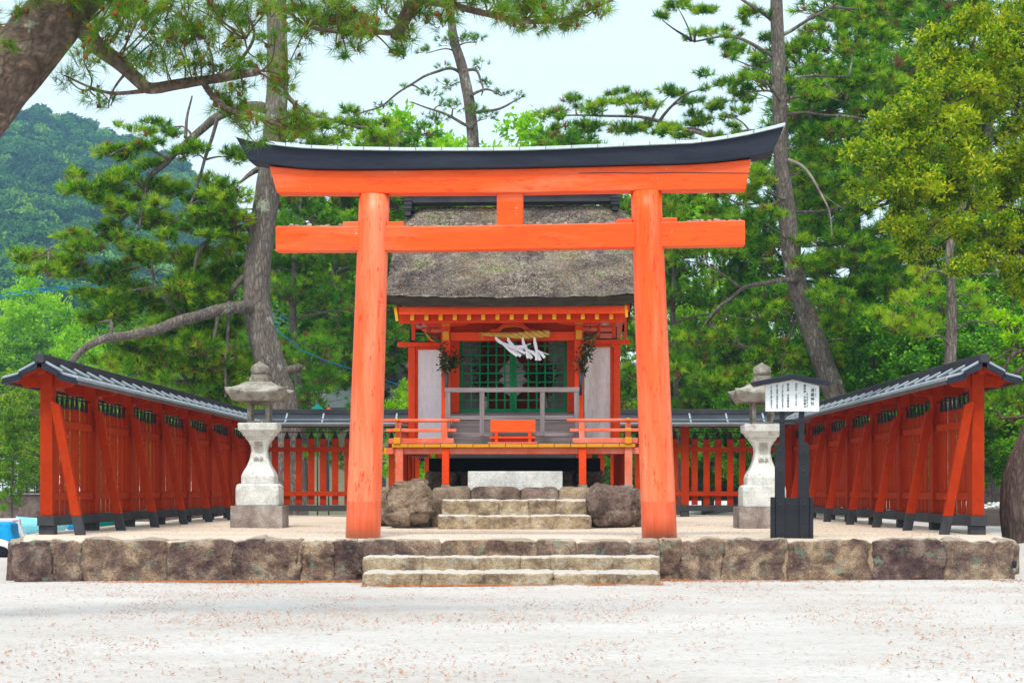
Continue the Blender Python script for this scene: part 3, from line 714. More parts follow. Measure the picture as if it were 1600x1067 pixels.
for px0, px1, y0, lab, sd in ((601, 682, 753, 'big rough tan boulder beside the left column of the torii, left of the small stairs', 3), (923, 1003, 757, 'big dark rough boulder right of the small stairs, below the veranda', 14)):
    mb = MB(); Yb = 27.6; c = P((px0 + px1) / 2, (y0 + 824) / 2, Yb); hx = X(px1, Yb) - X(px0, Yb)
    rock(mb, c, (hx / 2 - .01, .36, (Z(y0, Yb) - ZP) / 2 + .01), n=40, k=3.6, amp=.085, freq=2.4, seed=sd, facet=.8)
    tag(obj('boulder', mb, M['boulder'], None, loc=(c.x, c.y, ZP)), lab, 'boulder', 'boulders beside the small stairs')

# under-floor structure
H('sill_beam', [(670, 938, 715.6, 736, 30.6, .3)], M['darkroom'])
H('underfloor_wall', [(704, 900, 700, 716, 30.7, .1), (704, 900, 735, 764, 31.0, .1)], M['white_board'])
for i, (a, b, t) in enumerate([(664, 716, 737), (718, 760, 738), (762, 850, 739), (852, 898, 738), (900, 944, 734)]):
    mb = MB(); Yb = 30.55; x0, x1 = X(a, Yb), X(b, Yb); zt = Z(t, Yb)
    rock(mb, ((x0 + x1) / 2, Yb + .3, (zt + 1.08) / 2), ((x1 - x0) / 2, .25, (zt - 1.08) / 2 + .02), n=8, k=5, amp=.03, freq=3, seed=400 + i); obj('foundation_stone', mb, M['boulder'], hall)
# veranda
mb = MB(); VY = 28.75
xs_ = [612 + i * 25.4 for i in range(16)]
for i in range(15):
    bpx(mb, xs_[i] + .4, xs_[i + 1] - .4, 693.2 + (i % 3) * .25, 698.3, VY, 2.2)
dk = obj('veranda_floor', mb, M['grey_wood'], hall)
H('floor_edge', [(xs_[i] + .4, xs_[i + 1] - .4, 693 + (i % 3) * .25, 698.6, VY - .012, .011) for i in range(15)], M['gold'], dk, .002)
fb = H('veranda_beam', [(604, 1016, 699.2, 709, VY + .06, .12)], M['hall_fade'])
H('beam_end', [(599.5, 604, 699, 709.3, VY + .055, .13), (1016, 1021, 699, 709.3, VY + .055, .13)], M['gold'], fb, .002)
H('side_beam', [(622, 630, 699.5, 709, VY + .2, 4.0), (978, 986, 699.5, 709, VY + .2, 4.0)], M['hall_fade'])
for (a, b, yb) in ((690.5, 701.5, 757), (904.5, 916, 757), (618, 629.5, 757), (976, 988, 757)):
    o = H('veranda_post', [(a, b, 699.1, yb, VY + .02, .12)], M['hall_red'] if 650 < a < 950 else M['hall_fade'])
    H('post_base', [(a - 1.5, b + 1.5, yb, 765, VY, .17)], M['granite_p'], o, .004)
for k in range(1, 4):
    for (a, b) in ((620.5, 630, ), (977, 987)):
        f = VY / (VY + k * 1.1)
        H('veranda_post', [(CX + (a - CX) * f, CX + (b - CX) * f, 764 - 65 * f, 763, VY + k * 1.1, .12)], M['fence_red'])
# balustrades
def balus(side):
    mir = (lambda x: x) if side < 0 else (lambda x: 1603.5 - x)
    def rr(x0, x1): a, b = mir(x0), mir(x1); return (min(a, b), max(a, b))
    top = MB(); Yr = VY + .12
    x0, x1 = rr(598, 718); mb = MB(); mb.tube([HP(x0, 656.8, Yr), HP(x1, 656.8, Yr)], .03, 12)
    cpx = mir(622)
    c = HP(cpx, 656.3, Yr)
    mb.tube([c - hn * .16, c + hn * 2.1], .028, 12)
    rail = obj('handrail', mb, M['hall_fade'], hall)
    mb = MB(); mb.tube([c - hn * .175, c - hn * .155], .031, 12); e = obj('rail_end', mb, M['gold'], hall); e.parent = rail
    rects = [(*rr(603, 713), 669.5, 674.2, Yr - .03, .06), (*rr(607, 709), 684.3, 692.5, Yr - .05, .10)]
    r = H('lower_rail', rects, M['hall_fade'])
    rects = []
    mb = MB()
    cc = HP(cpx, 671.5, Yr); mb.beam(cc - hn * .14, cc + hn * 2.1, .09, .05)
    cc2 = HP(cpx, 688.3, Yr); mb.beam(cc2 - hn * .14, cc2 + hn * 2.1, .10, .085)
    o = obj('side_rail', mb, M['hall_fade'], hall, .004)
    mb = MB(); mb.beam(cc - hn * .155, cc - hn * .14, .105, .052); mb.beam(cc2 - hn * .155, cc2 - hn * .14, .11, .10)
    o2 = obj('rail_end', mb, M['gold'], hall, .003); o2.parent = o
    for (a, b) in ((690, 699), (617.8, 626.2)):
        x0, x1 = rr(a, b)
        o = H('baluster', [(x0, x1, 659.5, 693, Yr - .046, .092)], M['hall_fade'])
    for k in range(1, 6):
        cc = HP(cpx, 693, Yr) + hn * (.38 * k); mb = MB(); z0 = cc.z; z1 = Z(672, Yr)
        mb.box(cc.x - .035, cc.x + .035, cc.y - .035, cc.y + .035, z0, z1); obj('baluster', mb, M['hall_fade'], hall)
balus(-1); balus(1)
# grey wooden stair boards up to the hall floor
H('timber_step', [(706, 903, 677, 693.2, 29.35, .4)], M['grey_wood'])
H('timber_step', [(706, 903, 657, 676.2, 29.65, .4)], M['grey_wood'])
H('timber_step', [(702, 906, 646, 656.4, 29.95, .5)], M['grey_wood'])
H('floor', [(650, 960, 643.5, 649, 30.45, 3.3)], M['grey_wood'])
# front kohai posts
for (a, b) in ((689.5, 703.7), (897.8, 911.5)):
    H('front_post', [(a, b, 503, 693.2, 29.30, .145)], M['hall_red'])
# wings with white boards
for s, (po0, po1, wa, wb, c0, c1) in ((-1, (637.8, 648.8, 653, 690.5, 620.8, 690)), (1, (958.5, 969, 913, 953.7, 911, 984.5))):
    dy = -3.0 if s > 0 else 0
    w = H('wing_post', [(po0, po1, 541 + dy, 693, 29.9, .12)], M['hall_red'])
    w = H('wing_frame', [(min(po1, wb), max(po0, wa) if s < 0 else po0, 541.2, 546, 29.94, .06), ((po1, wa) if s < 0 else (wb, po0)) + (541.2, 693, 29.945, .05)], M['hall_red'])
    H('wing_panel', [(wa, wb, 545.5 + dy * .8, 693, 29.96, .03)], M['white_board'] if s < 0 else M['white_stain'])
    H('wing_top_rail', [(650, 690, 541.3, 545.6, 29.93, .05) if s < 0 else (913, 957, 538.5, 542.5, 29.93, .05)], M['hall_red'])
    st_ = [(c0, 533.6 + dy), (c1, 534.8 + dy if s < 0 else 533 + dy)]
    H('wing_cap', [(c0, c1, 534 + dy, 541 + dy, 29.86, .18)], M['hall_red'])
    H('black_stub', [((639.8, 646.5) if s < 0 else (957.8, 964)) + (514 + dy, 534 + dy, 29.92, .09), ((646, 690) if s < 0 else (911, 958)) + (522 + dy, 524.2 + dy, 29.94, .03), ((640, 690) if s < 0 else (911, 964)) + (532.2 + dy, 534 + dy, 29.88, .12)], M['black'])
# room: jambs, lattice, walls
H('door_jamb', [(703.7, 718, 532, 645, 30.40, .12), (886, 898, 532, 645, 30.40, .12)], M['hall_red'])
H('lintel', [(703.7, 897.8, 518.5, 532, 29.34, .11)], M['hall_red'])
H('lintel_board', [(703.7, 897.8, 505, 518.5, 29.42, .05)], M['fence_red'])
H('inner_lintel', [(700, 902, 515, 533, 30.40, .12)], M['hall_red'])
for s, (x0, x1) in ((-1, (718.5, 801.5)), (1, (802.2, 886))):
    YL = 30.48
    d = H('lattice_door', [(x0, x0 + 5, 532, 643.5, YL, .05), (x1 - 5, x1, 532, 643.5, YL, .05), (x0 + 5, x1 - 5, 532, 533.2, YL, .05), (x0 + 5, x1 - 5, 638.5, 643.5, YL, .05)], M['green'], hall, .003)
    bars = []
    for k in range(1, 6): 
        x = x0 + 5 + (x1 - x0 - 10) * k / 5.6 + (0 if s < 0 else 5); 
        if x < x1 - 8: bars.append((x - 1.2, x + 1.2, 533, 639, YL + .008, .022))
    for k in range(8):
        y = 541 + k * 14.0
        if y < 636: bars.append((x0 + 5, x1 - 5, y - 1.1, y + 1.1, YL + .0035, .018))
    H('lattice_bar', bars, M['green'], d, 0)
H('side_wall', [(700, 703, 500, 646, 30.52, 2.6), (899, 902, 500, 646, 30.52, 2.6)], M['white_board'])
H('back_wall', [(690, 912, 500, 646, 33.1, .08)], M['hall_red'])
H('inner_wall', [(703, 748, 525, 646, 31.9, .06), (856, 899, 525, 646, 31.9, .06)], M['white_board'])
H('inner_screen', [(742, 862, 530, 646, 32.4, .06)], M['hall_red'])
H('inner_post', [(748, 755, 520, 646, 31.86, .1), (848, 856, 520, 646, 31.86, .1)], M['hall_red'])
H('ceiling', [(690, 912, 500, 503, 29.5, 3.6)], M['hall_red'])
# outer walls of the hall body behind the wings
#H('body_wall', [(655, 700, 545, 646, 30.6, .06), (902, 948, 545, 646, 30.6, .06)], M['white_board'])
# eave: fascia boards, rafters
H('fascia', [(623, 978, 478.5, 490.5, 28.72, .07)], M['hall_red'])
H('eave_board', [(624, 976, 489, 504, 28.98, .10)], M['hall_red'])
rx = [644 + i * (955 - 644) / 14 for i in range(15)]
for x in rx:
    rf_ = H('rafter', [(x - 2.9, x + 2.9, 490.6, 499.3, 28.78, 1.6)], M['hall_red'], hall, .003)
    H('rafter_end', [(x - 3.1, x + 3.1, 490.4, 499.6, 28.768, .011)], M['gold'], rf_, .002)
H('soffit', [(628, 974, 486.5, 488.8, 28.8, 4.9)], M['hall_red'], hall, 0)
mb = MB()
for (a, b) in (((615, 479), (622.3, 500.5)), ((975.5, 478), (981.5, 496.5))):
    q = [HP(a[0], a[1], 28.7), HP(a[0] + 4.6, a[1], 28.7), HP(b[0], b[1], 28.7), HP(b[0] - 4.2, b[1], 28.7)]
    mb.prism(q, hn * .06)
gb = obj('barge_end', mb, M['gold'], hall)
# side purlins + barge boards under the verge
mb = MB()
for (px) in (619, 979):
    a = HP(px, 489, 28.76); mb.prism([a, a + Vector((0, 0, .12)), a + hn * 2.6 + Vector((0, 0, 1.35)), a + hn * 2.6 + Vector((0, 0, 1.15))], hr * .05)
    b2 = a + hn * 5.2; mb.prism([b2, b2 + Vector((0, 0, .12)), a + hn * 2.61 + Vector((0, 0, 1.35)), a + hn * 2.61 + Vector((0, 0, 1.15))], hr * .05)
obj('barge_board', mb, M['hall_red'], hall)
# brackets on the front posts
for cx, dy in ((696.5, 0), (904.8, -1.0)):
    o = H('bracket', [(cx - 6, cx + 6, 508, 517, 29.26, .22)], M['hall_red'])
    mb = MB(); w = 36
    q = [HP(cx - w, 500.5 + dy, 29.3), HP(cx + w, 500.5 + dy, 29.3), HP(cx + w, 504 + dy, 29.3), HP(cx + w - 6, 507.5 + dy, 29.3), HP(cx + 8, 509.5 + dy, 29.3), HP(cx - 8, 509.5 + dy, 29.3), HP(cx - w + 6, 507.5 + dy, 29.3), HP(cx - w, 504 + dy, 29.3)]
    mb.prism(q, hn * .12); obj('boat_bracket', mb, M['hall_red'], hall, .004)
    H('bracket_end', [(cx - 6.2, cx + 6.2, 499.8 + dy, 508.3 + dy, 29.2, .1), (cx - 4.8, cx + 4.8, 517 + dy, 531.5 + dy, 29.22, .08)], M['gold'], o, .004)
for s, xx in ((-1, (643, 667)), (1, (962, 938))):
    H('eave_strut', [(min(xx[0], xx[0] + s * -6) , max(xx[0], xx[0] + s * -6), 503, 531 - 2 * (s > 0), 29.9, .07), (min(xx[1], xx[1] - s * 5), max(xx[1], xx[1] - s * 5), 503, 523, 29.88, .07), (645, 690, 511, 513.5, 29.92, .04) if s < 0 else (911, 960, 510, 512.5, 29.92, .04), (668, 690, 519, 533.5, 29.93, .03) if s < 0 else (911, 938, 518, 531, 29.93, .03)], M['hall_red'])
    H('eave_infill', [(648, 664, 503.5, 510.8, 29.94, .02) if s < 0 else (941, 957, 502, 509.8, 29.94, .02)], M['white_board'])
    # carved beam-end ornament
    mb = MB(); bx = 682 if s < 0 else 918.5
    rock(mb, HP(bx, 526, 29.82), (.055, .03, .05), n=5, k=2, amp=.01, freq=20, seed=3 + s)
    rock(mb, HP(bx + (5 if s < 0 else -4), 522, 29.80), (.03, .03, .035), n=4, k=2, amp=.008, freq=20, seed=5 + s)
    cv = obj('carved_ornament', mb, M['cone'], hall)
    mb = MB(); sg = -1 if s < 0 else 1
    mb.tube([HP(bx + sg * 18, 520, 29.86), HP(bx + sg * 13, 524, 29.85), HP(bx + sg * 8, 531, 29.84), HP(bx + sg * 1, 533, 29.83)], [.012, .022, .022, .012], 6)
    o = obj('carved_leaf', mb, M['gold'], hall); o.parent = cv
    mb = MB(); mb.tube([HP(bx + sg * 16, 519.5, 29.87), HP(bx + sg * 10, 523, 29.86), HP(bx + sg * 6, 530, 29.85)], [.012, .022, .014], 6); mb.tube([HP(bx + sg * 2, 532, 29.81), HP(bx - sg * 8, 531, 29.81)], .014, 6)
    o = obj('carved_leaf', mb, M['green'], hall); o.parent = cv
# frog-leg strut over the lintel
mb = MB(); Yk = 29.31
outl = [(763, 518), (770, 513.5), (774, 515), (781, 510), (788, 503), (793, 501), (793, 496), (810, 496), (810, 501), (815, 503), (822, 510), (829, 515), (833, 513.5), (840, 518), (822, 518), (815, 511.5), (801, 510), (787, 511.5), (780, 518)]
mb.prism([HP(a, b, Yk) for a, b in outl], hn * .09)
fl = obj('frog_leg_strut', mb, M['hall_red'], hall, 0)
mb = MB()
for (a, b), (c, d) in zip([(780, 517.6), (787, 511.2), (801, 509.6)], [(787, 511.2), (801, 509.6), (815, 511.2)]): mb.beam(HP(a, b, Yk - .006), HP(c, d, Yk - .006), .01, .012)
mb.beam(HP(815, 511.2, Yk - .006), HP(822, 517.6, Yk - .006), .01, .012)
o = obj('gold_edging', mb, M['gold'], hall); o.parent = fl
# thatched roof
def roof_pt(u, v, under=0.0):
    """u -1..1 across, v 0 front eave .. 1 ridge .. 2 back eave"""
    t = v if v <= 1 else 2 - v
    hw = 2.07 + .08 * math.sin(t * math.pi * .8)
    y = 28.62 + v * 2.6
    ze = 4.165; zr = 6.02
    z = ze + (zr - ze) * (.80 * t + .20 * t * t)
    e = max(0, (abs(u) - .72) / .28)
    z -= .34 * e ** 2.2 * min(1, t * 1.6)
    z += .05 * abs(u) ** 3 * (1 - t)
    x = u * hw * (1 - .02 * e)
    z -= under
    p = Vector((0.01, 0, 0)) + hr * x + Vector((0, y, z)); p.y += 0
    p.x += HA * (y - 28.6) * .5
    return p
mb = MB(); NU, NV = 72, 80; vs = []
for j in range(NV + 1):
    for i in range(NU + 1):
        u = -1 + 2 * i / NU; v = 2 * j / NV; p = roof_pt(u, v)
        p.z += .018 * noise.noise(p * 3.0) + .012 * noise.noise(p * 9.0) + .006 * noise.noise(p * 25); vs.append(p)
mb.add(vs, [(j * (NU + 1) + i, j * (NU + 1) + i + 1, (j + 1) * (NU + 1) + i + 1, (j + 1) * (NU + 1) + i) for j in range(NV) for i in range(NU)], True)
roof = obj('thatched_roof', mb, M['thatch'], hall)
mb = MB(); n0 = NU + 1
def skirt(path, th=.15, inset=.10, inn=(0, 0, 0)):
    top = [Vector(p) - Vector((0, 0, .012)) for p in path]; bt = [p - Vector((0, 0, th)) + Vector(inn) * inset for p in path]
    m = len(path); mb.add(top + bt, [(i, i + 1, m + i + 1, m + i) for i in range(m - 1)], True)
skirt([roof_pt(-1 + 2 * i / NU, 0) for i in range(NU + 1)], .155, .03, (0, 1, 0))
skirt([roof_pt(-1 + 2 * i / NU, 2) for i in range(NU + 1)], .155, .03, (0, -1, 0))
skirt([roof_pt(-1, 2 * j / NV) for j in range(NV + 1)], .155, .03, (1, 0, 0)); skirt([roof_pt(1, 2 * j / NV) for j in range(NV + 1)], .155, .03, (-1, 0, 0))
vs = []
for j in range(NV // 4 + 1):
    for i in range(NU // 4 + 1): vs.append(roof_pt((-1 + 8 * i / NU) * .985, .012 + 1.976 * 4 * j / NV / 2, .155))
m4 = NU // 4 + 1
mb.add(vs, [(j * m4 + i, j * m4 + i + 1, (j + 1) * m4 + i + 1, (j + 1) * m4 + i) for j in range(NV // 4) for i in range(NU // 4)], True)
o = obj('thatch_edge', mb, M['thatch_cut'], hall); o.parent = roof
# moss and stubble on the thatch
rng = np.random.default_rng(3)
N = 52000; us = rng.uniform(-1, 1, N); vv = rng.uniform(0, 1.02, N) ** 1.0
base = np.array([roof_pt(u, v) for u, v in zip(us[::4], vv[::4])]); base = np.repeat(base, 4, axis=0)[:N] + rng.normal(0, .02, (N, 3)) * np.array([1, 1, .15])
d_ = rng.normal(0, 1, (N, 3)) * np.array([1, .7, .6]) + np.array([0, -.35, .45]); d_ /= np.linalg.norm(d_, axis=1)[:, None]
ln = rng.uniform(.015, .055, (N, 1)); sd = np.cross(d_, rng.normal(0, 1, (N, 3))); sd /= np.linalg.norm(sd, axis=1)[:, None]
wv = rng.uniform(.003, .007, (N, 1))
tri = np.stack([base - sd * wv, base + sd * wv, base + d_ * ln], 1).reshape(-1, 3)
patch = np.repeat(np.array([noise.noise(Vector(p) * 1.6) for p in base[::4]]), 4)[:N]
tt = rng.uniform(0, 1, N) * .55 + .10 + patch * .8; tt[rng.random(N) < .05] = 1.0
o = npobj('roof_moss', tri, 3, tt, M['moss'], hall, kind='stuff'); o.parent = roof
# ridge
mb = MB(); Yr = 31.22
def rbox(x0, x1, y0, y1, off, dep): bpx(mb, x0, x1, y0, y1, Yr - .2 + off, dep)
rbox(636, 962, 300, 316, 0, .4); rbox(634, 964, 296, 300.5, -.06, .52)
rd = obj('ridge_box', mb, M['sill'], hall, .008)
mb = MB(); rbox(631, 643, 309, 327, -.06, .5); rbox(632.5, 641.5, 327, 335, -.04, .46)
for k in range(3): rbox(630.4, 643.6, 311 + k * 6, 312.5 + k * 6, -.075, .53)
o = obj('ridge_end', mb, M['sill'], hall, .004); o.parent = rd
mb = MB(); rbox(955, 967.5, 307, 322, -.06, .5); rbox(957, 966, 322, 330, -.04, .46)
for k in range(3): rbox(954.4, 968, 309 + k * 5, 310.5 + k * 5, -.075, .53)
o = obj('ridge_end', mb, M['sill'], hall, .004); o.parent = rd

# barrier fence on the veranda and box
YB = 29.0
bar_ = thing('wooden_barrier', HP(800, 693, YB), 'weathered grey wooden barrier across the front of the shrine hall steps', 'barrier')
def TB(name, rects, mat, root, bevel=.005):
    mb = MB()
    for r in rects: bpx(mb, *r)
    return obj(name, mb, mat, root, bevel)
TB('top_rail', [(694.8, 905.2, 605.3, 612.6, YB, .08)], M['grey_wood'], bar_)
TB('middle_rail', [(703, 897, 649.3, 655.8, YB + .012, .05)], M['grey_wood'], bar_)
TB('bottom_rail', [(703, 897, 675.6, 681.5, YB + .012, .05)], M['grey_wood'], bar_)
for a, b in ((695.3, 703.6), (897, 905), (749.3, 756.8), (843.7, 851)):
    TB('upright', [(a, b, 612.8, 692.8 if a < 700 or a > 890 else 681, YB + .002, .07)], M['grey_wood_v'], bar_)
YO = 28.86
box = thing('offertory_box', HP(801, 693, YO), 'low red offertory box on legs standing in front of the grey barrier', 'offering box')
TB('panel', [(766.2, 836.5, 655.8, 675, YO, .03)], M['torii_h'], box)
TB('table_top', [(765, 837, 681.8, 685, YO, .12)], M['hall_red'], box)
TB('back_board', [(767, 836, 685, 692, YO + .09, .02)], M['hall_red'], box)
for a in (773, 825): TB('leg', [(a, a + 5, 675, 692, YO + .004, .10)], M['hall_red'], box, .003)
TB('base_rail', [(762, 840, 690.5, 692.8, YO - .01, .13)], M['hall_fade'], box)

# shimenawa rope with paper streamers
YS = 29.22
rope = thing('sacred_rope', HP(805, 523, YS), 'thick twisted yellow straw rope hung over the green lattice doors', 'straw rope')
mb = MB(); NS = 120
for k in range(3):
    pts = []; rad = []
    for i in range(NS + 1):
        t = i / NS; px = 753 + t * 105; py = 522.3 + 1.8 * math.sin(t * math.pi) * 1.4 - t * 1.2
        r = .012 + .035 * min(1, t / .65) * (1 if t < .8 else 1 - (t - .8) * .9)
        a = t * 22 + k * 2.094; c = HP(px, py, YS)
        pts.append(c + hn * (math.cos(a) * r * .75) + Vector((0, 0, math.sin(a) * r * .75))); rad.append(r * .72)
    mb.tube(pts, rad, 8)
obj('rope_strands', mb, M['straw'], rope)
mb = MB(); mb.tube([HP(748, 520.3, YS), HP(860, 519.6, YS)], .006, 6)
rr_ = random.Random(2)
for k in range(10): mb.tube([HP(753, 522, YS), HP(753 + rr_.uniform(-6, 3), 522 + rr_.uniform(2, 9), YS - .02)], .0025, 3)
mb.tube([HP(857.5, 521, YS), HP(859.5, 521, YS)], .045, 10)
obj('rope_cord', mb, M['straw'], rope)
sh_ = [([(774, 526.5), (777, 531), (784, 536), (795, 540), (807, 552), (814, 556)], 'leftmost of the four white paper streamers blown sideways under the rope'),
       ([(793.5, 527.5), (795, 533), (802, 541), (811, 547), (816.5, 546)], 'second white paper streamer from the left under the straw rope'),
       ([(816.5, 527.5), (818, 537), (822, 545), (828, 556), (831, 560)], 'third white paper streamer from the left under the straw rope'),
       ([(835, 527), (836, 536), (838, 546), (842, 558), (844, 563)], 'rightmost white paper streamer under the straw rope, hanging almost straight')]
for pts, lab in sh_:
    s0 = thing('paper_streamer', HP(*pts[0], YS - .06), lab, 'paper streamer', 'white paper streamers under the rope')
    mb = MB()
    def rib(pp, w, dz):
        L_ = [HP(a, b, YS - .05 - dz) for a, b in pp]
        for i in range(len(L_) - 1):
            a, b = L_[i], L_[i + 1]; t = (b - a).normalized(); nn = t.cross(Vector((0, 1, 0))).normalized()
            wi = w * (.55 if i == 0 else 1)
            mb.hexa([a - nn * wi, a + nn * wi, b + nn * w, b - nn * w, a - nn * wi + Vector((0, .004, 0)), a + nn * wi + Vector((0, .004, 0)), b + nn * w + Vector((0, .004, 0)), b - nn * w + Vector((0, .004, 0))])
    rib(pts, .026, 0)
    last = pts[-1]; m3 = pts[2]
    rib([m3, ((m3[0] + last[0]) / 2 + 5, (m3[1] + last[1]) / 2 - 2), (last[0] + 7, last[1] - 4)], .022, .02)
    rib([m3, ((m3[0] + last[0]) / 2 - 3, (m3[1] + last[1]) / 2 + 1), (last[0] - 6, last[1] + 0)], .02, .035)
    rib([m3, ((m3[0] + last[0]) / 2 + 9, (m3[1] + last[1]) / 2 - 3), (last[0] + 13, last[1] - 9)], .006, .01)
    obj('folded_paper', mb, M['paper'], s0)

def leaf_quads(c, nrm, d, ln, wd, rng):
    """rhombic leaves: centre base c, blade direction d, normal nrm"""
    s = np.cross(nrm, d); s /= np.linalg.norm(s, axis=1)[:, None] + 1e-9
    a = c; b = c + d * ln * .45 + s * wd * .5; e = c + d * ln + nrm * (-.12 * ln); g = c + d * ln * .45 - s * wd * .5
    return np.stack([a, b, e, g], 1).reshape(-1, 3)
def unit(a): return a / (np.linalg.norm(a, axis=-1, keepdims=True) + 1e-9)

def sakaki(name, root, base, tip, r, n, seed, nm='leaves'):
    rng = np.random.default_rng(seed); base = np.array(base); tip = np.array(tip); mb = MB(); cs = []
    for k in range(9):
        e = base + (tip - base) * rng.uniform(.35, 1) + rng.normal(0, r * .5, 3); mid_ = (base + e) / 2 + rng.normal(0, r * .12, 3)
        mb.tube([base, mid_, e], [.006, .005, .003], 4)
        for t in np.linspace(.35, 1, max(3, n // 9)): cs.append((base * (1 - t) + mid_ * t) * (1 - t) + (mid_ * (1 - t) + e * t) * t + rng.normal(0, r * .16, 3))
    obj('twig', mb, M['twig'], root)
    c = np.array(cs); N = len(c); d = unit(rng.normal(0, 1, (N, 3)) + np.array([0, 0, .3])); nr = unit(rng.normal(0, 1, (N, 3)) + np.array([0, -.6, .6]))
    v = leaf_quads(c, unit(np.cross(d, nr)), d, rng.uniform(.06, .10, (N, 1)), .035, rng)
    npobj('leaf_spray', v, 4, rng.random(N), M['sakaki'], root)
for (vx, vy0, vy1, tipx, lab, sd) in ((697.5, 584, 622, 708, 'dark leafy sakaki branch in a teal tube on the left front post of the hall', 1), (907, 583, 618, 923, 'dark leafy sakaki branch in a teal tube on the right front post of the hall', 2)):
    Yv = 29.2; rt = thing('sakaki_branch', HP(vx, vy1, Yv), lab, 'branch', 'sakaki branches on the front posts')
    mb = MB(); mb.tube([HP(vx - .5, vy1, Yv), HP(vx + .8, vy0, Yv)], [.028, .032], 12); obj('bamboo_tube', mb, M['vase'], rt)
    b = HP(vx + .8, vy0 + 2, Yv); t = HP(tipx, 527, Yv)
    sakaki('x', rt, b, t, .20 if sd == 1 else .17, 430 if sd == 1 else 260, sd)
# interior gohei and vases
YG = 31.2; g = thing('paper_wand', HP(802, 643, YG), 'large white zigzag paper wand inside the hall behind the centre of the lattice', 'ritual paper')
mb = MB(); mb.tube([HP(802, 643, YG), HP(802, 550, YG)], .012, 6)
obj('stick', mb, M['gold'], g)
mb = MB()
for s in (-1, 1):
    q = [(0, 556), (14, 572), (22, 580), (14, 588), (22, 594), (12, 602), (20, 610), (10, 614), (4, 620), (0, 608)]
    mb.prism([HP(802 + s * (a + 1), b, YG - .02) for a, b in q], hn * .006)
obj('folded_paper', mb, M['paper'], g)
for vx, lab in ((758, 'dark leafy branch in a vase inside the hall behind the left lattice door'), (851, 'dark leafy branch in a vase inside the hall behind the right lattice door')):
    Yv = 31.0; rt = thing('sakaki_branch', HP(vx, 645, Yv), lab, 'branch', 'sakaki branches inside the hall')
    mb = MB(); mb.tube([HP(vx, 645, Yv), HP(vx, 636, Yv), HP(vx, 630, Yv), HP(vx, 618, Yv)], [.03, .06, .05, .025], 12); obj('vase', mb, M['signwhite'], rt)
    sakaki('x', rt, HP(vx, 620, Yv), HP(vx, 550, Yv), .30, 420, int(vx))

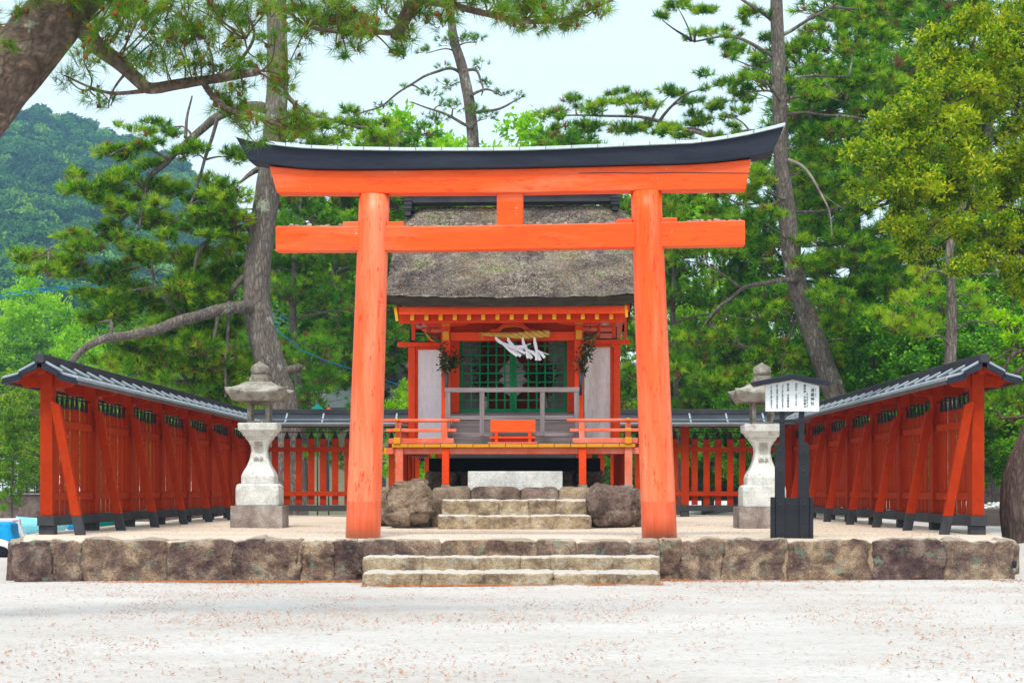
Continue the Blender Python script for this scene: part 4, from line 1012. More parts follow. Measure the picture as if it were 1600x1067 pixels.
# ------------------------------------------------------------------ stone lanterns
def to_mesh(o):
    bpy.context.view_layer.update()
    dg = bpy.context.evaluated_depsgraph_get(); me = bpy.data.meshes.new_from_object(o.evaluated_get(dg), depsgraph=dg)
    n = bpy.data.objects.new(o.name.split('.')[0], me); n.parent = o.parent; n.location = o.location.copy(); n.rotation_euler = o.rotation_euler.copy()
    bpy.data.objects.remove(o); COL.objects.link(n); return n
def sq(cx, cy, z, hw, ch=.0, wy=None):
    wy = hw if wy is None else wy
    if ch <= 0: ch = .0005
    return [Vector((cx + a, cy + b, z)) for a, b in ((-hw + ch, -wy), (hw - ch, -wy), (hw, -wy + ch), (hw, wy - ch), (hw - ch, wy), (-hw + ch, wy), (-hw, wy - ch), (-hw, -wy + ch))]
def lantern(px, ybase, Y, label, chars, yaw=0):
    base = P(px, ybase, Y); s = Y / F; cx, cy = base.x, Y + .38; z0 = base.z
    rt = thing('stone_lantern', (cx, cy, z0), label, 'stone lantern', 'pair of stone lanterns in the court')
    def zz(y): return z0 + (824 - y) * s
    def lo(name, secs, mat, bevel=.012, ch=.0, smooth=False):
        mb = MB(); mb.loft([sq(cx, cy, zz(y), w * s, c * s) for (y, w, c) in secs], smooth); return obj(name, mb, mat, rt, bevel)
    lo('plinth', [(826, 41, 1), (790, 40.5, 1)], M['granite_p'])
    lo('lower_base', [(789.8, 34, 4), (765, 34, 4), (758, 33, 5), (755.5, 29, 4)], M['granite'])
    lo('shaft', [(755.4, 26, 3), (744, 26, 3), (738, 24, 3), (728, 18.5, 3), (716, 14.2, 3), (704, 12.2, 3), (696, 13, 3), (688, 17, 3), (683, 21, 3), (681, 21, 3), (680.9, 21.5, 2)], M['granite'], .006)
    lo('platform', [(680.8, 23, 3), (675, 26, 3), (671, 30.5, 4), (661, 31, 4), (660, 30, 4)], M['granite'])
    fb = MB(); w = 17.5 * s; a = 6.5 * s; zb, zt = zz(659.9), zz(625.5)
    for sx in (-1, 1):
        for sy in (-1, 1): x0 = cx + sx * w; x1 = cx + sx * (w - a); y0 = cy + sy * w; y1 = cy + sy * (w - a); fb.box(min(x0, x1), max(x0, x1), min(y0, y1), max(y0, y1), zb + 4 * s, zt - 5 * s)
    fb.box(cx - w, cx + w, cy - w, cy + w, zb, zb + 3.99 * s); fb.box(cx - w, cx + w, cy - w, cy + w, zt - 4.99 * s, zt)
    obj('fire_box', fb, M['granite_d'], rt, .006)
    # roof with upturned corners
    mb = MB(); rings = []; K = 12
    secs = [(625.6, 17, 0), (625.2, 36, .8), (621, 40, 2.2), (614.5, 45, 4.2), (611.5, 45.5, 4.6), (609.5, 42, 3.2), (606, 36, 1.4), (601.5, 29, .5), (597, 23, .2), (594.6, 19.5, .1), (594.4, 14, 0)]
    for (y, w, up) in secs:
        ring = []
        for e in range(4):
            for k in range(K):
                t = -1 + 2 * k / K; ax = [(t, -1), (1, t), (-t, 1), (-1, -t)][e]
                cr = max(abs(t), 0) ** 3; q = 1 + .07 * cr * (w > 35)
                ring.append(Vector((cx + ax[0] * w * s * q, cy + ax[1] * w * s * q, zz(y) + up * 1.5 * s * cr)))
        rings.append(ring)
    mb.loft(rings, True); o = obj('lantern_roof', mb, M['granite_d'], rt)
    md = o.modifiers.new('edge', 'EDGE_SPLIT'); md.split_angle = math.radians(38)
    lo('neck', [(594.5, 15.5, 1), (587.5, 15.5, 1), (587.3, 13, 2), (583, 13, 2)], M['granite_d'], .004)
    mb = MB(); prof = [(583, 10), (581, 13), (576, 14.5), (570, 13), (566.5, 8.5), (564, 3.5), (561.5, .6)]
    mb.loft([[Vector((cx + r * s * math.cos(a), cy + r * s * math.sin(a), zz(y))) for a in [2 * math.pi * k / 24 for k in range(24)]] for y, r in prof], True)
    obj('jewel_finial', mb, M['granite_d'], rt)
    for i, ch_ in enumerate(chars):
        cu = bpy.data.curves.new('inscription', 'FONT'); cu.body = ch_; cu.size = .17; cu.align_x = 'CENTER'; cu.align_y = 'CENTER'; cu.extrude = .004
        o = bpy.data.objects.new('inscription', cu); COL.objects.link(o); o.parent = rt; cu.materials.append(M['carve'])
        o.rotation_euler = (math.radians(90), 0, 0); o.location = (0.0, -(13.9 if i == 0 else 13.5) * s - .022 - (0.0), zz(697.5 if i == 0 else 722) - z0)
        to_mesh(o)
    return rt
lantern(400.5, 824, 27.5, 'left stone lantern, standing alone in front of the left picket fence', '奉献')
lantern(1196, 826, 27.1, 'right stone lantern, half hidden behind the black notice board', '奉献')

# ------------------------------------------------------------------ notice board
YN = 21.8
nb = thing('notice_board', P(1237, 842, YN), 'black wooden notice board on two posts with a small gabled roof and white lettered panel', 'notice board')
def FB(mb, x0, x1, y0, y1, Y, dep): mb.box(X(x0, Y), X(x1, Y), Y, Y + dep, Z(y1, Y), Z(y0, Y)); return mb
obj('panel', MB().prism([P(a, b, YN) for a, b in ((1196.3, 642.5), (1280, 642.5), (1280, 602.5), (1239, 593), (1196, 602))], (0, .03, 0)), M['signwhite'], nb, .003)
mb = MB()
mb.prism([P(a, b, YN - .14) for a, b in ((1176.5, 596.5), (1238.5, 584), (1299.5, 596), (1295, 602.8), (1238.5, 591.5), (1182, 603))], (0, .30, 0))
rf2 = obj('board_roof', mb, M['kasagi'], nb, .006)
mb = MB(); FB(mb, 1219, 1226.3, 640, 693, YN + .035, .06); FB(mb, 1249, 1257, 640, 693, YN + .035, .06); FB(mb, 1209, 1266.5, 655, 660, YN + .03, .05)
for a, b, sg in ((1212, 1226.5, 1), (1249, 1264.7, -1)):
    q = [(a, 841), (a, 693 if sg < 0 else 696), (a + (7 if sg > 0 else 0), 690), (b, 690), (b - (7 if sg < 0 else 0), 690)]
    if sg > 0: q = [(a, 842), (a, 694.5), (a + 6, 691), (b, 691), (b, 842)]
    else: q = [(a, 842), (a, 691), (b - 6, 691), (b, 694.5), (b, 842)]
    mb.prism([P(x, y, YN + .03) for x, y in q], (0, .09, 0))
obj('post_frame', mb, M['black'], nb, .005)
mb = MB(); FB(mb, 1205, 1270, 777, 841.5, YN + .05, .05); FB(mb, 1204, 1211, 776.4, 842, YN + .018, .03); FB(mb, 1265.5, 1271, 776.4, 842, YN + .018, .03)
obj('base_box', mb, M['black'], nb, .005)
mb = MB()
for x in (1219, 1257):
    for y in (704, 736, 788): mb.tube([P(x, y, YN + .032), P(x, y, YN + .02)], .013, 8)
obj('bolt', mb, M['sill'], nb)
def vtext(body, px, ytop, ybot, wpx=None, name='lettering'):
    n = len(body.split('\n')); hpx = (ybot - ytop) / n
    cu = bpy.data.curves.new(name, 'FONT'); cu.body = body; size = hpx * YN / F / 1.0
    cu.size = size * .86; cu.space_line = 1.14; cu.align_x = 'CENTER'; cu.align_y = 'TOP'; cu.extrude = .0015; cu.offset = size * .003
    cu.materials.append(M['ink']); o = bpy.data.objects.new(name, cu); COL.objects.link(o); o.parent = nb
    p = P(px, ytop, YN) - nb.location; o.location = (p.x, p.y - .003, p.z); o.rotation_euler = (math.radians(90), 0, 0); to_mesh(o)
V = lambda s: '\n'.join(s)
vtext(V('清盛神社'), 1269.5, 607, 635); vtext(V('きよ もり'), 1274.2, 607, 620.5)
vtext(V('御祭神 平清盛公'), 1257.5, 601, 638.3); vtext(V('みたまをまつる'), 1261.3, 614, 637)
vtext(V('例祭日 三月二十日'), 1244, 599, 635.5)
vtext(V('御由緒 平清盛没後'), 1231.3, 599.5, 638)
vtext(V('七七〇年を期に其功を偲び'), 1222.8, 601, 639.5)
vtext(V('讃え相殿三翁神社の祭神'), 1214.3, 601.5, 640)
vtext(V('より此処に遷し奉祀せり'), 1205.2, 602.5, 640)

# small bollard light at the right end of the wall
o = thing('ground_lamp', (X(1585, 21.2), 21.2, .03), 'small black-headed garden stake light beside the right end of the stone wall', 'garden light')
mb = MB(); mb.tube([P(1585, 896, 21.2), P(1585, 886, 21.2)], .016, 10); obj('stake', mb, M['granite_p'], o)
mb = MB(); mb.tube([P(1585, 887, 21.2), P(1585, 884, 21.2), P(1585, 877, 21.2), P(1585, 875, 21.2)], [.016, .028, .028, .018], 12); obj('lamp_head', mb, M['black'], o)
mb = MB(); c = P(1432, 901, 20.6); rock(mb, c, (.022, .022, .018), n=5, k=2, amp=.006, freq=40, seed=2)
tag(obj('fallen_cone', mb, M['cone'], None, loc=c), 'single dark pine cone lying on the sand below the right part of the wall', 'pine cone')

# ------------------------------------------------------------------ distance on the left: wall, railing, boats, house
o = thing('garden_wall', (X(20, 62), 62, 0), 'long low dry stone wall far behind the left end of the fence', 'stone wall')
mb = MB(); mb.box(-40, -7, 62, 62.8, -.1, Z(772, 62)); obj('masonry', mb, M['drystone'], o)
mb = MB(); mb.box(-40, -7, 61.95, 62.85, Z(772, 62), Z(770.5, 62)); obj('coping', mb, M['granite_p'], o)
o = thing('iron_railing', (X(20, 62), 62.3, Z(770, 62)), 'thin dark railing on top of the far stone wall', 'railing')
mb = MB()
for k in range(120): xk = -40 + k * .275; mb.box(xk, xk + .03, 62.3, 62.33, Z(770.5, 62), Z(757, 62))
mb.box(-40, -7, 62.29, 62.34, Z(758, 62), Z(757, 62)); obj('bars', mb, M['black'], o)
def boat(px0, px1, y0, y1, Y, label, m1, yaw=0):
    rt = thing('beached_boat', (X((px0 + px1) / 2, Y), Y, 0), label, 'boat', 'small boats on the sand beyond the fence')
    x0, x1 = X(px0, Y), X(px1, Y); L = x1 - x0; zt = Z(y0, Y); rings = []
    for i in range(15):
        t = i / 14; w = .65 * math.sin(math.pi * min(1, .18 + t * .95)) ** .6 if t < .97 else .12
        w = .62 * (1 - abs(2 * t - 1) ** 3) + .06; zk = .05 + .25 * abs(2 * t - 1) ** 3; zt_ = zt + .05 * abs(2 * t - 1) ** 2
        x = x0 + L * t
        rings.append([Vector((x, Y - w * .2, zk)), Vector((x, Y - w * .75, zk + (zt_ - zk) * .35)), Vector((x, Y - w, zt_)), Vector((x, Y - w * .9, zt_ + .01)), Vector((x, Y - w * .6, zk + .2)), Vector((x, Y + w * .6, zk + .2)), Vector((x, Y + w * .9, zt_ + .01)), Vector((x, Y + w, zt_)), Vector((x, Y + w * .75, zk + (zt_ - zk) * .35)), Vector((x, Y + w * .2, zk))])
    mb = MB(); mb.loft(rings, True); obj('hull', mb, m1, rt); return rt
boat(26, 108, 811, 838, 40, 'pale cyan boat hull showing behind the left front corner of the fence', M['cyan'])
boat(98, 150, 817, 838, 44, 'sky blue boat hull under the first bay of the left fence', M['blue'])
boat(150, 196, 814, 834, 47, 'green boat hull under the second bay of the left fence', M['teal'])
o = thing('pedal_boat', (X(10, 29), 29, 0), 'white pedal boat with bright blue seat at the left edge of the picture', 'pedal boat')
Yq = 29
mb = MB(); out = [(-90, 862), (-60, 850), (-30, 843), (-2, 842), (8, 845), (16, 851), (21, 860), (16, 861), (8, 855), (-6, 851), (-20, 852), (-20, 866), (-90, 870)]
mb.prism([P(a, b, Yq) for a, b in out], (0, .9, 0)); obj('white_float', mb, M['hullwhite'], o, .015)
mb = MB(); mb.prism([P(a, b, Yq + .1) for a, b in ((-90, 872), (-90, 852), (-5, 850), (8, 856), (17, 862), (17, 868))], (0, .7, 0)); obj('keel', mb, M['black'], o, .01)
mb = MB(); mb.prism([P(a, b, Yq + .15) for a, b in ((-60, 842), (-60, 818), (-8, 815), (12, 815.5), (17, 818), (18, 832), (22, 846), (16, 850), (6, 843))], (0, .45, 0)); obj('blue_seat', mb, M['blue'], o, .03)
mb = MB(); mb.prism([P(a, b, Yq + .7) for a, b in ((-60, 845), (-60, 810), (30, 809.5), (31, 820), (38, 838), (36, 848), (20, 850))], (0, .12, 0)); obj('white_back', mb, M['hullwhite'], o, .02)
mb = MB(); mb.prism([P(a, b, Yq + .695) for a, b in ((22, 834), (30, 842), (28, 847), (22, 845))], (0, .01, 0)); mb.prism([P(a, b, Yq + .695) for a, b in ((20, 812.5), (28, 812), (28, 814), (20, 814.5))], (0, .01, 0)); obj('pink_decal', mb, M['pink'], o)

ho = thing('cream_house', (X(545, 56), 56, 0), 'cream plastered house with grey tiled roof behind the left part of the back fence', 'house')
YH = 56
mb = MB(); mb.box(X(478, YH), X(640, YH), YH, YH + 6, -.1, Z(646, YH)); obj('wall', mb, M['cream'], ho)
mb = MB(); mb.box(X(468, YH), X(560, YH), YH + .5, YH + 6, Z(646, YH) + .003, Z(603, YH)); mb.box(X(520, YH), X(660, YH), YH + 2, YH + 6.5, Z(646, YH) + .006, Z(560, YH)); obj('upper_wall', mb, M['plaster'], ho)
mb = MB()
mb.prism([P(560, 590, YH + 1), P(620, 572, YH + 1), P(700, 590, YH + 1), P(700, 594, YH + 1), P(560, 594, YH + 1)], (0, 6, 0))
mb.prism([P(512, 588, YH + 0.2), P(512, 592, YH + .2), P(556, 601, YH + .2), P(556, 596, YH + .2)], (0, 6, 0))
mb.prism([P(462, 641, YH - .6), P(462, 646, YH - .6), P(650, 646, YH - .6), P(650, 641, YH - .6)], (0, 1.2, .15)); obj('roof', mb, M['tile'], ho)
mb = MB(); mb.box(X(500, YH), X(513, YH), YH - .02, YH + .02, Z(770, YH), Z(700, YH)); mb.box(X(590, YH), X(603, YH), YH - .02, YH + .02, Z(760, YH), Z(700, YH)); obj('window', mb, M['tile'], ho)
for px, py, r, mt, lab in ((513.5, 637, 16, 'redcloth', 'red paper parasol showing above the back fence left of the torii column'), (496, 628, 11, 'teal', 'teal paper parasol beside the red one above the back fence')):
    Yp = 50; c = P(px, py, Yp); rt = thing('parasol', (c.x, c.y, 0), lab, 'parasol', 'parasols behind the back fence')
    mb = MB(); mb.tube([Vector((c.x, c.y, 0)), Vector((c.x, c.y, c.z + .1))], .02, 8); obj('pole', mb, M['sill'], rt)
    mb = MB(); rr_ = r * Yp / F; rings = []
    for k in range(5):
        t = k / 4; rings.append([Vector((c.x + math.cos(a) * rr_ * (1 - t * .97), c.y + math.sin(a) * rr_ * (1 - t * .97), c.z + t * rr_ * .75 - .2)) for a in [2 * math.pi * i / 24 for i in range(24)]])
    mb.loft(rings, False, cap=False); obj('canopy', mb, M[mt], rt)
for pts, Yc, lab in ((((-400, 520), (-100, 474), (60, 452), (140, 444), (420, 500)), 46, 'upper blue overhead cable crossing in front of the green hill at left'), (((-400, 530), (-100, 482), (60, 456), (140, 447), (420, 505)), 46.3, 'lower blue overhead cable crossing in front of the green hill at left'), (((420, 505), (470, 547), (505, 562), (620, 600)), 46, 'blue cable running down right of the leaning pine trunk')):
    mb = MB(); mb.tube([P(a, b, Yc) for a, b in pts], .013, 6)
    tag(obj('overhead_cable', mb, M['cable'], None), lab, 'cable', 'overhead cables')
# pebble heap and timber behind the right fence end
YZ = 38; mb = MB(); rr_ = random.Random(9)
for k in range(420):
    x = X(rr_.uniform(1500, 1680), YZ); r = rr_.uniform(.03, .08); t = rr_.random()
    rock(mb, (x, YZ + rr_.uniform(-.6, .9), .58 + .18 * t + rr_.uniform(-.04, .04)), (r, r, r * .7), n=2, k=2, amp=0, freq=1)
tag(obj('gravel_heap', mb, M['granite'], None), kind='stuff')
mb = MB(); mb.box(X(1480, 36), X(1600, 36), 35.4, 37.5, .2, .70); mb.box(X(1500, 35), X(1700, 35), 34.6, 34.9, .45, .62)
tag(obj('timber_curb', mb, M['eave_edge'], None), 'low brown timber curb holding back pale gravel at the far right', 'timber curb')

# ------------------------------------------------------------------ vegetation generators
def catmull(pts, m=6):
    pts = [Vector(p) for p in pts]; out = []
    for i in range(len(pts) - 1):
        p0 = pts[max(i - 1, 0)]; p1 = pts[i]; p2 = pts[i + 1]; p3 = pts[min(i + 2, len(pts) - 1)]
        for k in range(m):
            t = k / m; out.append(.5 * ((2 * p1) + (p2 - p0) * t + (2 * p0 - 5 * p1 + 4 * p2 - p3) * t * t + (3 * p1 - p0 - 3 * p2 + p3) * t ** 3))
    out.append(pts[-1]); return out
def limb(mb, pts, r0, r1, n=8, m=6, rough=.0, wob=0.0, seed=0, smooth=True):
    c = catmull(pts, m); N = len(c)
    if wob:
        for i in range(1, N - 1): c[i] = c[i] + Vector([noise.noise(c[i] * 1.3 + Vector((seed, k * 9, 0))) for k in range(3)]) * wob
    mb.tube(c, [r0 + (r1 - r0) * (i / (N - 1)) ** .85 for i in range(N)], n, rough=rough, seed=seed); return c
def needles(c, d, per, ln, wd, rng, spread=(.35, 1.25), along=.5):
    N = len(c); c = np.repeat(c, per, 0); d = np.repeat(d, per, 0); M_ = len(c)
    ph = rng.uniform(*spread, (M_, 1)); r = unit(np.cross(d, rng.normal(0, 1, (M_, 3))))
    dd = unit(d * np.cos(ph) + r * np.sin(ph)); L_ = ln * rng.uniform(.7, 1.15, (M_, 1))
    b = c - d * (rng.random((M_, 1)) * ln * along); s = unit(np.cross(dd, rng.normal(0, 1, (M_, 3)))) * wd * .5
    return np.stack([b - s, b + s, b + dd * L_], 1).reshape(-1, 3)
def np_twigs(a, b, r):
    """3-sided thin prisms from a to b (N,3); returned as quads"""
    d = unit(b - a); s = unit(np.cross(d, np.array([.3, .5, .8]))); t = np.cross(d, s); q = []
    for k in range(3):
        a0 = 2 * np.pi * k / 3; a1 = 2 * np.pi * (k + 1) / 3
        o0 = (s * np.cos(a0) + t * np.sin(a0)) * r; o1 = (s * np.cos(a1) + t * np.sin(a1)) * r
        q.append(np.stack([a + o0, a + o1, b + o1 * .5, b + o0 * .5], 1))
    return np.concatenate(q, 0).reshape(-1, 3)
def clump_tufts(centers, radii, dens, rng, up=.55, flat=None):
    """tuft positions and shoot directions for a list of ellipsoid clumps"""
    C, D, T, A = [], [], [], []
    for c, r in zip(centers, radii):
        r = np.array(r); n = max(6, int(dens * (r[0] * r[1] + r[0] * r[2] + r[1] * r[2]) / 3)); u = unit(rng.normal(0, 1, (n, 3)))
        rad = rng.random((n, 1)) ** .5 + np.abs(rng.normal(0, .12, (n, 1))); low = u[:, 2:3] < 0; u = np.where(low & (rng.random((n, 1)) < .5), u * np.array([1, 1, -1]), u)
        q = c + u * rad * r * np.array([1, 1, .9]); d = unit(u * .9 + np.array([0, 0, up]) + rng.normal(0, .3, (n, 3)))
        hub = c - np.array([0, 0, r[2] * .5]) + (q - c) * .35 + rng.normal(0, .05, (n, 3)) * r
        C.append(q); D.append(d); A.append(hub); T.append(np.full(n, rng.normal(0, .11)) + u[:, 2] * .04)
    return np.concatenate(C), np.concatenate(D), np.concatenate(A), np.concatenate(T)
def pine_foliage(root, centers, radii, rng, dens=260, per=22, ln=.14, wd=.012, mat='needle', base=.5, var=.22, twig_r=.008, brown=.04, up=.55, twigmat='twig', brk=0):
    centers = np.array([tuple(c) for c in centers], dtype=float)
    if brk:
        c2, r2 = [], []
        for c, r in zip(centers, radii):
            for k in range(brk):
                o = rng.normal(0, .5, 3) * np.array(r); f = rng.uniform(.38, .68); c2.append(c + o); r2.append((r[0] * f, r[1] * f, r[2] * f * rng.uniform(.7, 1.1)))
        centers, radii = np.array(c2), r2
    C, D, A, T = clump_tufts(centers, radii, dens, rng, up)
    v = needles(C, D, per, ln, wd, rng)
    t = base + np.repeat(T, per) + np.repeat(rng.normal(0, var * .6, len(C)), per) + rng.normal(0, var * .35, len(C) * per)
    t = np.clip(t, 0, .95); t[np.repeat(rng.random(len(C)) < brown, per)] = 1.0
    npobj('crown', v, 3, np.clip(t, 0, 1), M[mat], root)
    k = rng.random(len(C)) < .6
    npobj('twigs', np_twigs(A[k], C[k], twig_r), 4, np.zeros(3 * k.sum()), M[twigmat], root)
    return C, D
def px_clumps(lst, Y, jit, rng, fy=.8):
    cs, rs = [], []
    for it in lst:
        px, py, rx = it[:3]; ry = it[3] if len(it) > 3 else rx * .6; y = Y + rng.uniform(-jit, jit) + (it[4] if len(it) > 4 else 0)
        cs.append(P(px, py, y)); s = y / F; rs.append((rx * s, rx * s * fy, ry * s))
    return cs, rs
def connect(mb, trunkpts, centers, rng, r0=.05, sag=.15, skip=.0):
    tp = [Vector(p) for p in trunkpts]
    for c in centers:
        if rng.random() < skip: continue
        c = Vector(c); b = min(tp, key=lambda p: (p - c).length + .8 * abs(p.z - (c.z - .25 * (Vector((p.x, p.y, 0)) - Vector((c.x, c.y, 0))).length)))
        L_ = (c - b).length
        m1 = b.lerp(c, .4) + Vector((rng.uniform(-.06, .06) * L_, rng.uniform(-.06, .06) * L_, sag * L_ * rng.uniform(-.3, 1)))
        limb(mb, [b, m1, c + Vector((0, 0, -.1))], min(.09, .02 + .014 * L_), .01, 5, 4, wob=.08 * min(1, L_ / 3), seed=rng.uniform(0, 50))

def inpg(x, y, PG):
    c = False; j = len(PG) - 1
    for i in range(len(PG)):
        if (PG[i][1] > y) != (PG[j][1] > y) and x < (PG[j][0] - PG[i][0]) * (y - PG[i][1]) / (PG[j][1] - PG[i][1]) + PG[i][0]: c = not c
        j = i
    return c
# --- near pine at upper left
rng = np.random.default_rng(11); YF = 14.0
t1 = thing('pine_tree', (X(-300, YF), YF, 0), 'near pine with a thick leaning trunk in the upper left corner', 'pine tree')
mb = MB()
tr = limb(mb, [P(-330, 1010, YF), P(-300, 700, YF), P(-230, 470, YF), P(-110, 275, YF), P(-5, 135, YF), P(50, 68, YF), P(108, 0, YF), P(160, -80, YF), P(240, -270, YF), P(300, -500, YF)], .32, .19, 40, 14, rough=.075)
R1 = catmull([P(118, 30, YF), P(150, 70, YF), P(188, 100, YF), P(215, 125, YF), P(236, 138, YF), P(290, 130, YF), P(345, 122, YF), P(402, 112, YF - .3)], 6)
mb.tube(R1, [.085 - .055 * (i / len(R1)) ** .6 for i in range(len(R1))], 14, rough=.12)
limb(mb, [P(200, -190, YF), P(420, -150, YF - .3), P(600, -90, YF - .2), P(655, -30, YF - .1), P(632, 30, YF), P(618, 62, YF)], .08, .045, 14, 8, rough=.1)
limb(mb, [P(632, 36, YF), P(612, 52, YF), P(585, 52, YF), P(530, 50, YF), P(480, 42, YF), P(450, 20, YF)], .03, .010, 8, 6, wob=.03)
limb(mb, [P(645, 0, YF), P(700, 8, YF), P(760, 22, YF), P(820, 34, YF), P(880, 32, YF), P(930, 14, YF), P(975, -8, YF)], .035, .010, 8, 6, wob=.03)
limb(mb, [P(318, 124, YF), P(335, 150, YF), P(362, 172, YF), P(400, 184, YF - .2), P(440, 200, YF - .3)], .028, .008, 8, 6, wob=.03)
limb(mb, [P(345, 122, YF), P(380, 95, YF), P(400, 60, YF - .2), P(385, 20, YF - .3)], .02, .008, 7, 6, wob=.03)
limb(mb, [P(230, 140, YF), P(180, 148, YF), P(140, 138, YF), P(100, 118, YF)], .02, .006, 7, 6, wob=.03)
limb(mb, [P(200, 110, YF), P(180, 140, YF), P(170, 170, YF)], .014, .005, 6, 4, wob=.03)
obj('trunk', mb, M['bark_near'], t1)
cl = [(130, 95, 30), (105, 120, 22), (165, 55, 34), (205, 35, 34), (250, 60, 36), (240, 10, 34), (300, 45, 38), (345, 70, 36), (385, 30, 38), (300, 100, 34), (260, 105, 30), (350, 10, 34), (430, 60, 32), (415, 110, 26), (445, 140, 24), (380, 140, 22), (400, 190, 24), (440, 212, 24), (465, 175, 18), (330, 155, 22), (170, 160, 18), (150, 150, 20), (215, 95, 24), (190, 10, 30), (290, 5, 30),
      (400, 224, 16), (455, 95, 22), (470, 30, 28), (505, 45, 24), (545, 25, 30), (580, 45, 26), (520, 5, 30), (600, 10, 30), (655, 20, 28), (690, 35, 22), (640, 60, 16), (560, 75, 16), (735, 5, 28), (775, 20, 22), (820, 22, 26), (865, 22, 26), (905, 14, 26), (945, 2, 18), (700, -10, 30), (800, -12, 30), (880, -12, 30), (620, 85, 10), (540, 88, 10), (60, -5, 26), (25, 20, 22), (15, 70, 16), (-10, 40, 26)]
for k in range(60):
    a, b = rng.uniform(95, 470), rng.uniform(-15, 215)
    if b > 150 + (a - 300) * .5 and a < 380 or (230 < a < 340 and b > 128): continue
    cl.append((a, b, rng.uniform(18, 34)))
for k in range(40): cl.append((rng.uniform(440, 950), rng.uniform(-25, 45), rng.uniform(16, 30)))
for k in range(14): cl.append((rng.uniform(440, 650), rng.uniform(20, 85), rng.uniform(14, 26)))
cs, rs = px_clumps([(a, b, r * 1.1, r * .9) for a, b, r in cl], YF, .4, rng)
C, D = pine_foliage(t1, cs, rs, rng, dens=900, per=26, ln=.125, wd=.0042, mat='needle_near', base=.42, var=.35, twig_r=.0042, brown=.02, up=.15)
mb = MB()
for c in cs:   # fine branching to every spray
    b = min(R1 + [P(632, 30, YF), P(585, 52, YF), P(530, 50, YF), P(480, 42, YF), P(700, 8, YF), P(760, 22, YF), P(820, 34, YF), P(880, 32, YF), P(930, 14, YF), P(362, 172, YF), P(400, 184, YF - .2), P(385, 60, YF), P(140, 138, YF)], key=lambda p: (p - c).length)
    if (b - c).length < .9:
        limb(mb, [b, b.lerp(c, .5) + Vector((rng.uniform(-.04, .04), 0, rng.uniform(-.05, .03))), c], .009, .004, 5, 4, wob=.03, seed=rng.uniform(0, 9))
obj('branches', mb, M['twig'], t1)
idx = rng.choice(len(C), 330, replace=False); mb = MB()
for i in idx:
    c = Vector(C[i]) + Vector(D[i]) * .01; r = rng.uniform(.009, .019)
    rock(mb, c, (r, r, r * 1.3), n=3, k=2, amp=r * .9, freq=60, seed=i)
obj('cones', mb, M['cone'], t1, kind='stuff')

# --- leaning pine behind the left of the court
rng = np.random.default_rng(21); YA = 42.5
t2 = thing('pine_tree', (X(458, YA), YA, .2), 'tall grey-barked pine between left lantern and left torii column, limbs drooping over the fence', 'pine tree')
mb = MB()
tpx = [(455, 815), (447, 700), (440, 630), (420, 560), (403, 490), (402, 420), (412, 340), (424, 260), (431, 180), (434, 100), (432, 30), (430, -60), (425, -180)]
tr2 = limb(mb, [P(a, b, YA) for a, b in tpx], .42, .20, 24, 7, rough=.06)
limb(mb, [P(426, 575, YA), P(448, 580, YA), P(468, 574, YA - .2)], .16, .10, 10, 4, rough=.1)
limbs2 = [([(395, 482), (375, 480), (340, 486), (290, 498), (245, 516), (200, 524), (165, 530), (130, 545), (112, 566)], .17, .075), ([(405, 355), (370, 358), (330, 372), (310, 400), (300, 450)], .11, .03), ([(402, 425), (385, 430), (368, 445), (358, 470)], .10, .05),
          ([(430, 175), (395, 165), (345, 180), (300, 215), (262, 250), (235, 280), (222, 320), (215, 360)], .14, .04), ([(428, 262), (400, 268), (375, 285)], .13, .03), ([(290, 215), (292, 180), (300, 150)], .05, .02), ([(262, 250), (240, 235), (215, 225)], .05, .02),
          ([(222, 320), (190, 345), (150, 370), (90, 385), (60, 400)], .05, .02), ([(345, 180), (320, 250), (300, 310), (270, 350)], .05, .02), ([(290, 498), (262, 470), (240, 440), (235, 400)], .06, .02), ([(340, 486), (335, 530), (320, 580), (300, 600)], .05, .02), ([(434, 130), (470, 170), (520, 190), (580, 200)], .07, .02), ([(358, 470), (355, 540), (352, 620)], .05, .03)]
lp = []
for q_, (pts, a, b) in enumerate(limbs2): lp += limb(mb, [P(x, y, YA + (rng.uniform(-.3, .3) if q_ else -min(1.9, i_ * .6))) for i_, (x, y) in enumerate(pts)], a, b, 10, 6, rough=.08, wob=.06, seed=a * 90)
cl2 = [(90, 403, 42, 18), (45, 408, 30, 12), (130, 420, 30, 14), (140, 300, 42, 20), (190, 285, 42, 22), (165, 240, 36, 18), (125, 268, 22, 12), (215, 305, 36, 26), (180, 372, 50, 22), (115, 372, 32, 16), (235, 345, 40, 28), (210, 400, 40, 26), (200, 440, 48, 30), (270, 420, 52, 34), (325, 310, 48, 24), (300, 285, 34, 18), (350, 285, 30, 18), (365, 325, 26, 18), (240, 470, 60, 34), (170, 470, 40, 24), (315, 455, 46, 36), (265, 535, 52, 30), (330, 550, 42, 42), (215, 545, 42, 22), (285, 590, 50, 24), (365, 590, 32, 28), (250, 200, 30, 14), (300, 240, 34, 14), (205, 210, 24, 12), (370, 240, 26, 14), (360, 420, 30, 24), (355, 520, 28, 30), (230, 240, 24, 14), (340, 390, 26, 18), (150, 500, 26, 14), (190, 320, 34, 20), (75, 425, 26, 12), (330, 350, 30, 16),
       (505, 205, 40, 20), (560, 215, 36, 24), (590, 200, 30, 20), (480, 175, 26, 12), (540, 180, 30, 12), (465, 215, 24, 12), (240, 585, 36, 18), (340, 610, 36, 22), (385, 380, 20, 20)]
PG2 = [(130, 290), (330, 265), (395, 380), (400, 625), (200, 600), (140, 500), (60, 425), (110, 370)]
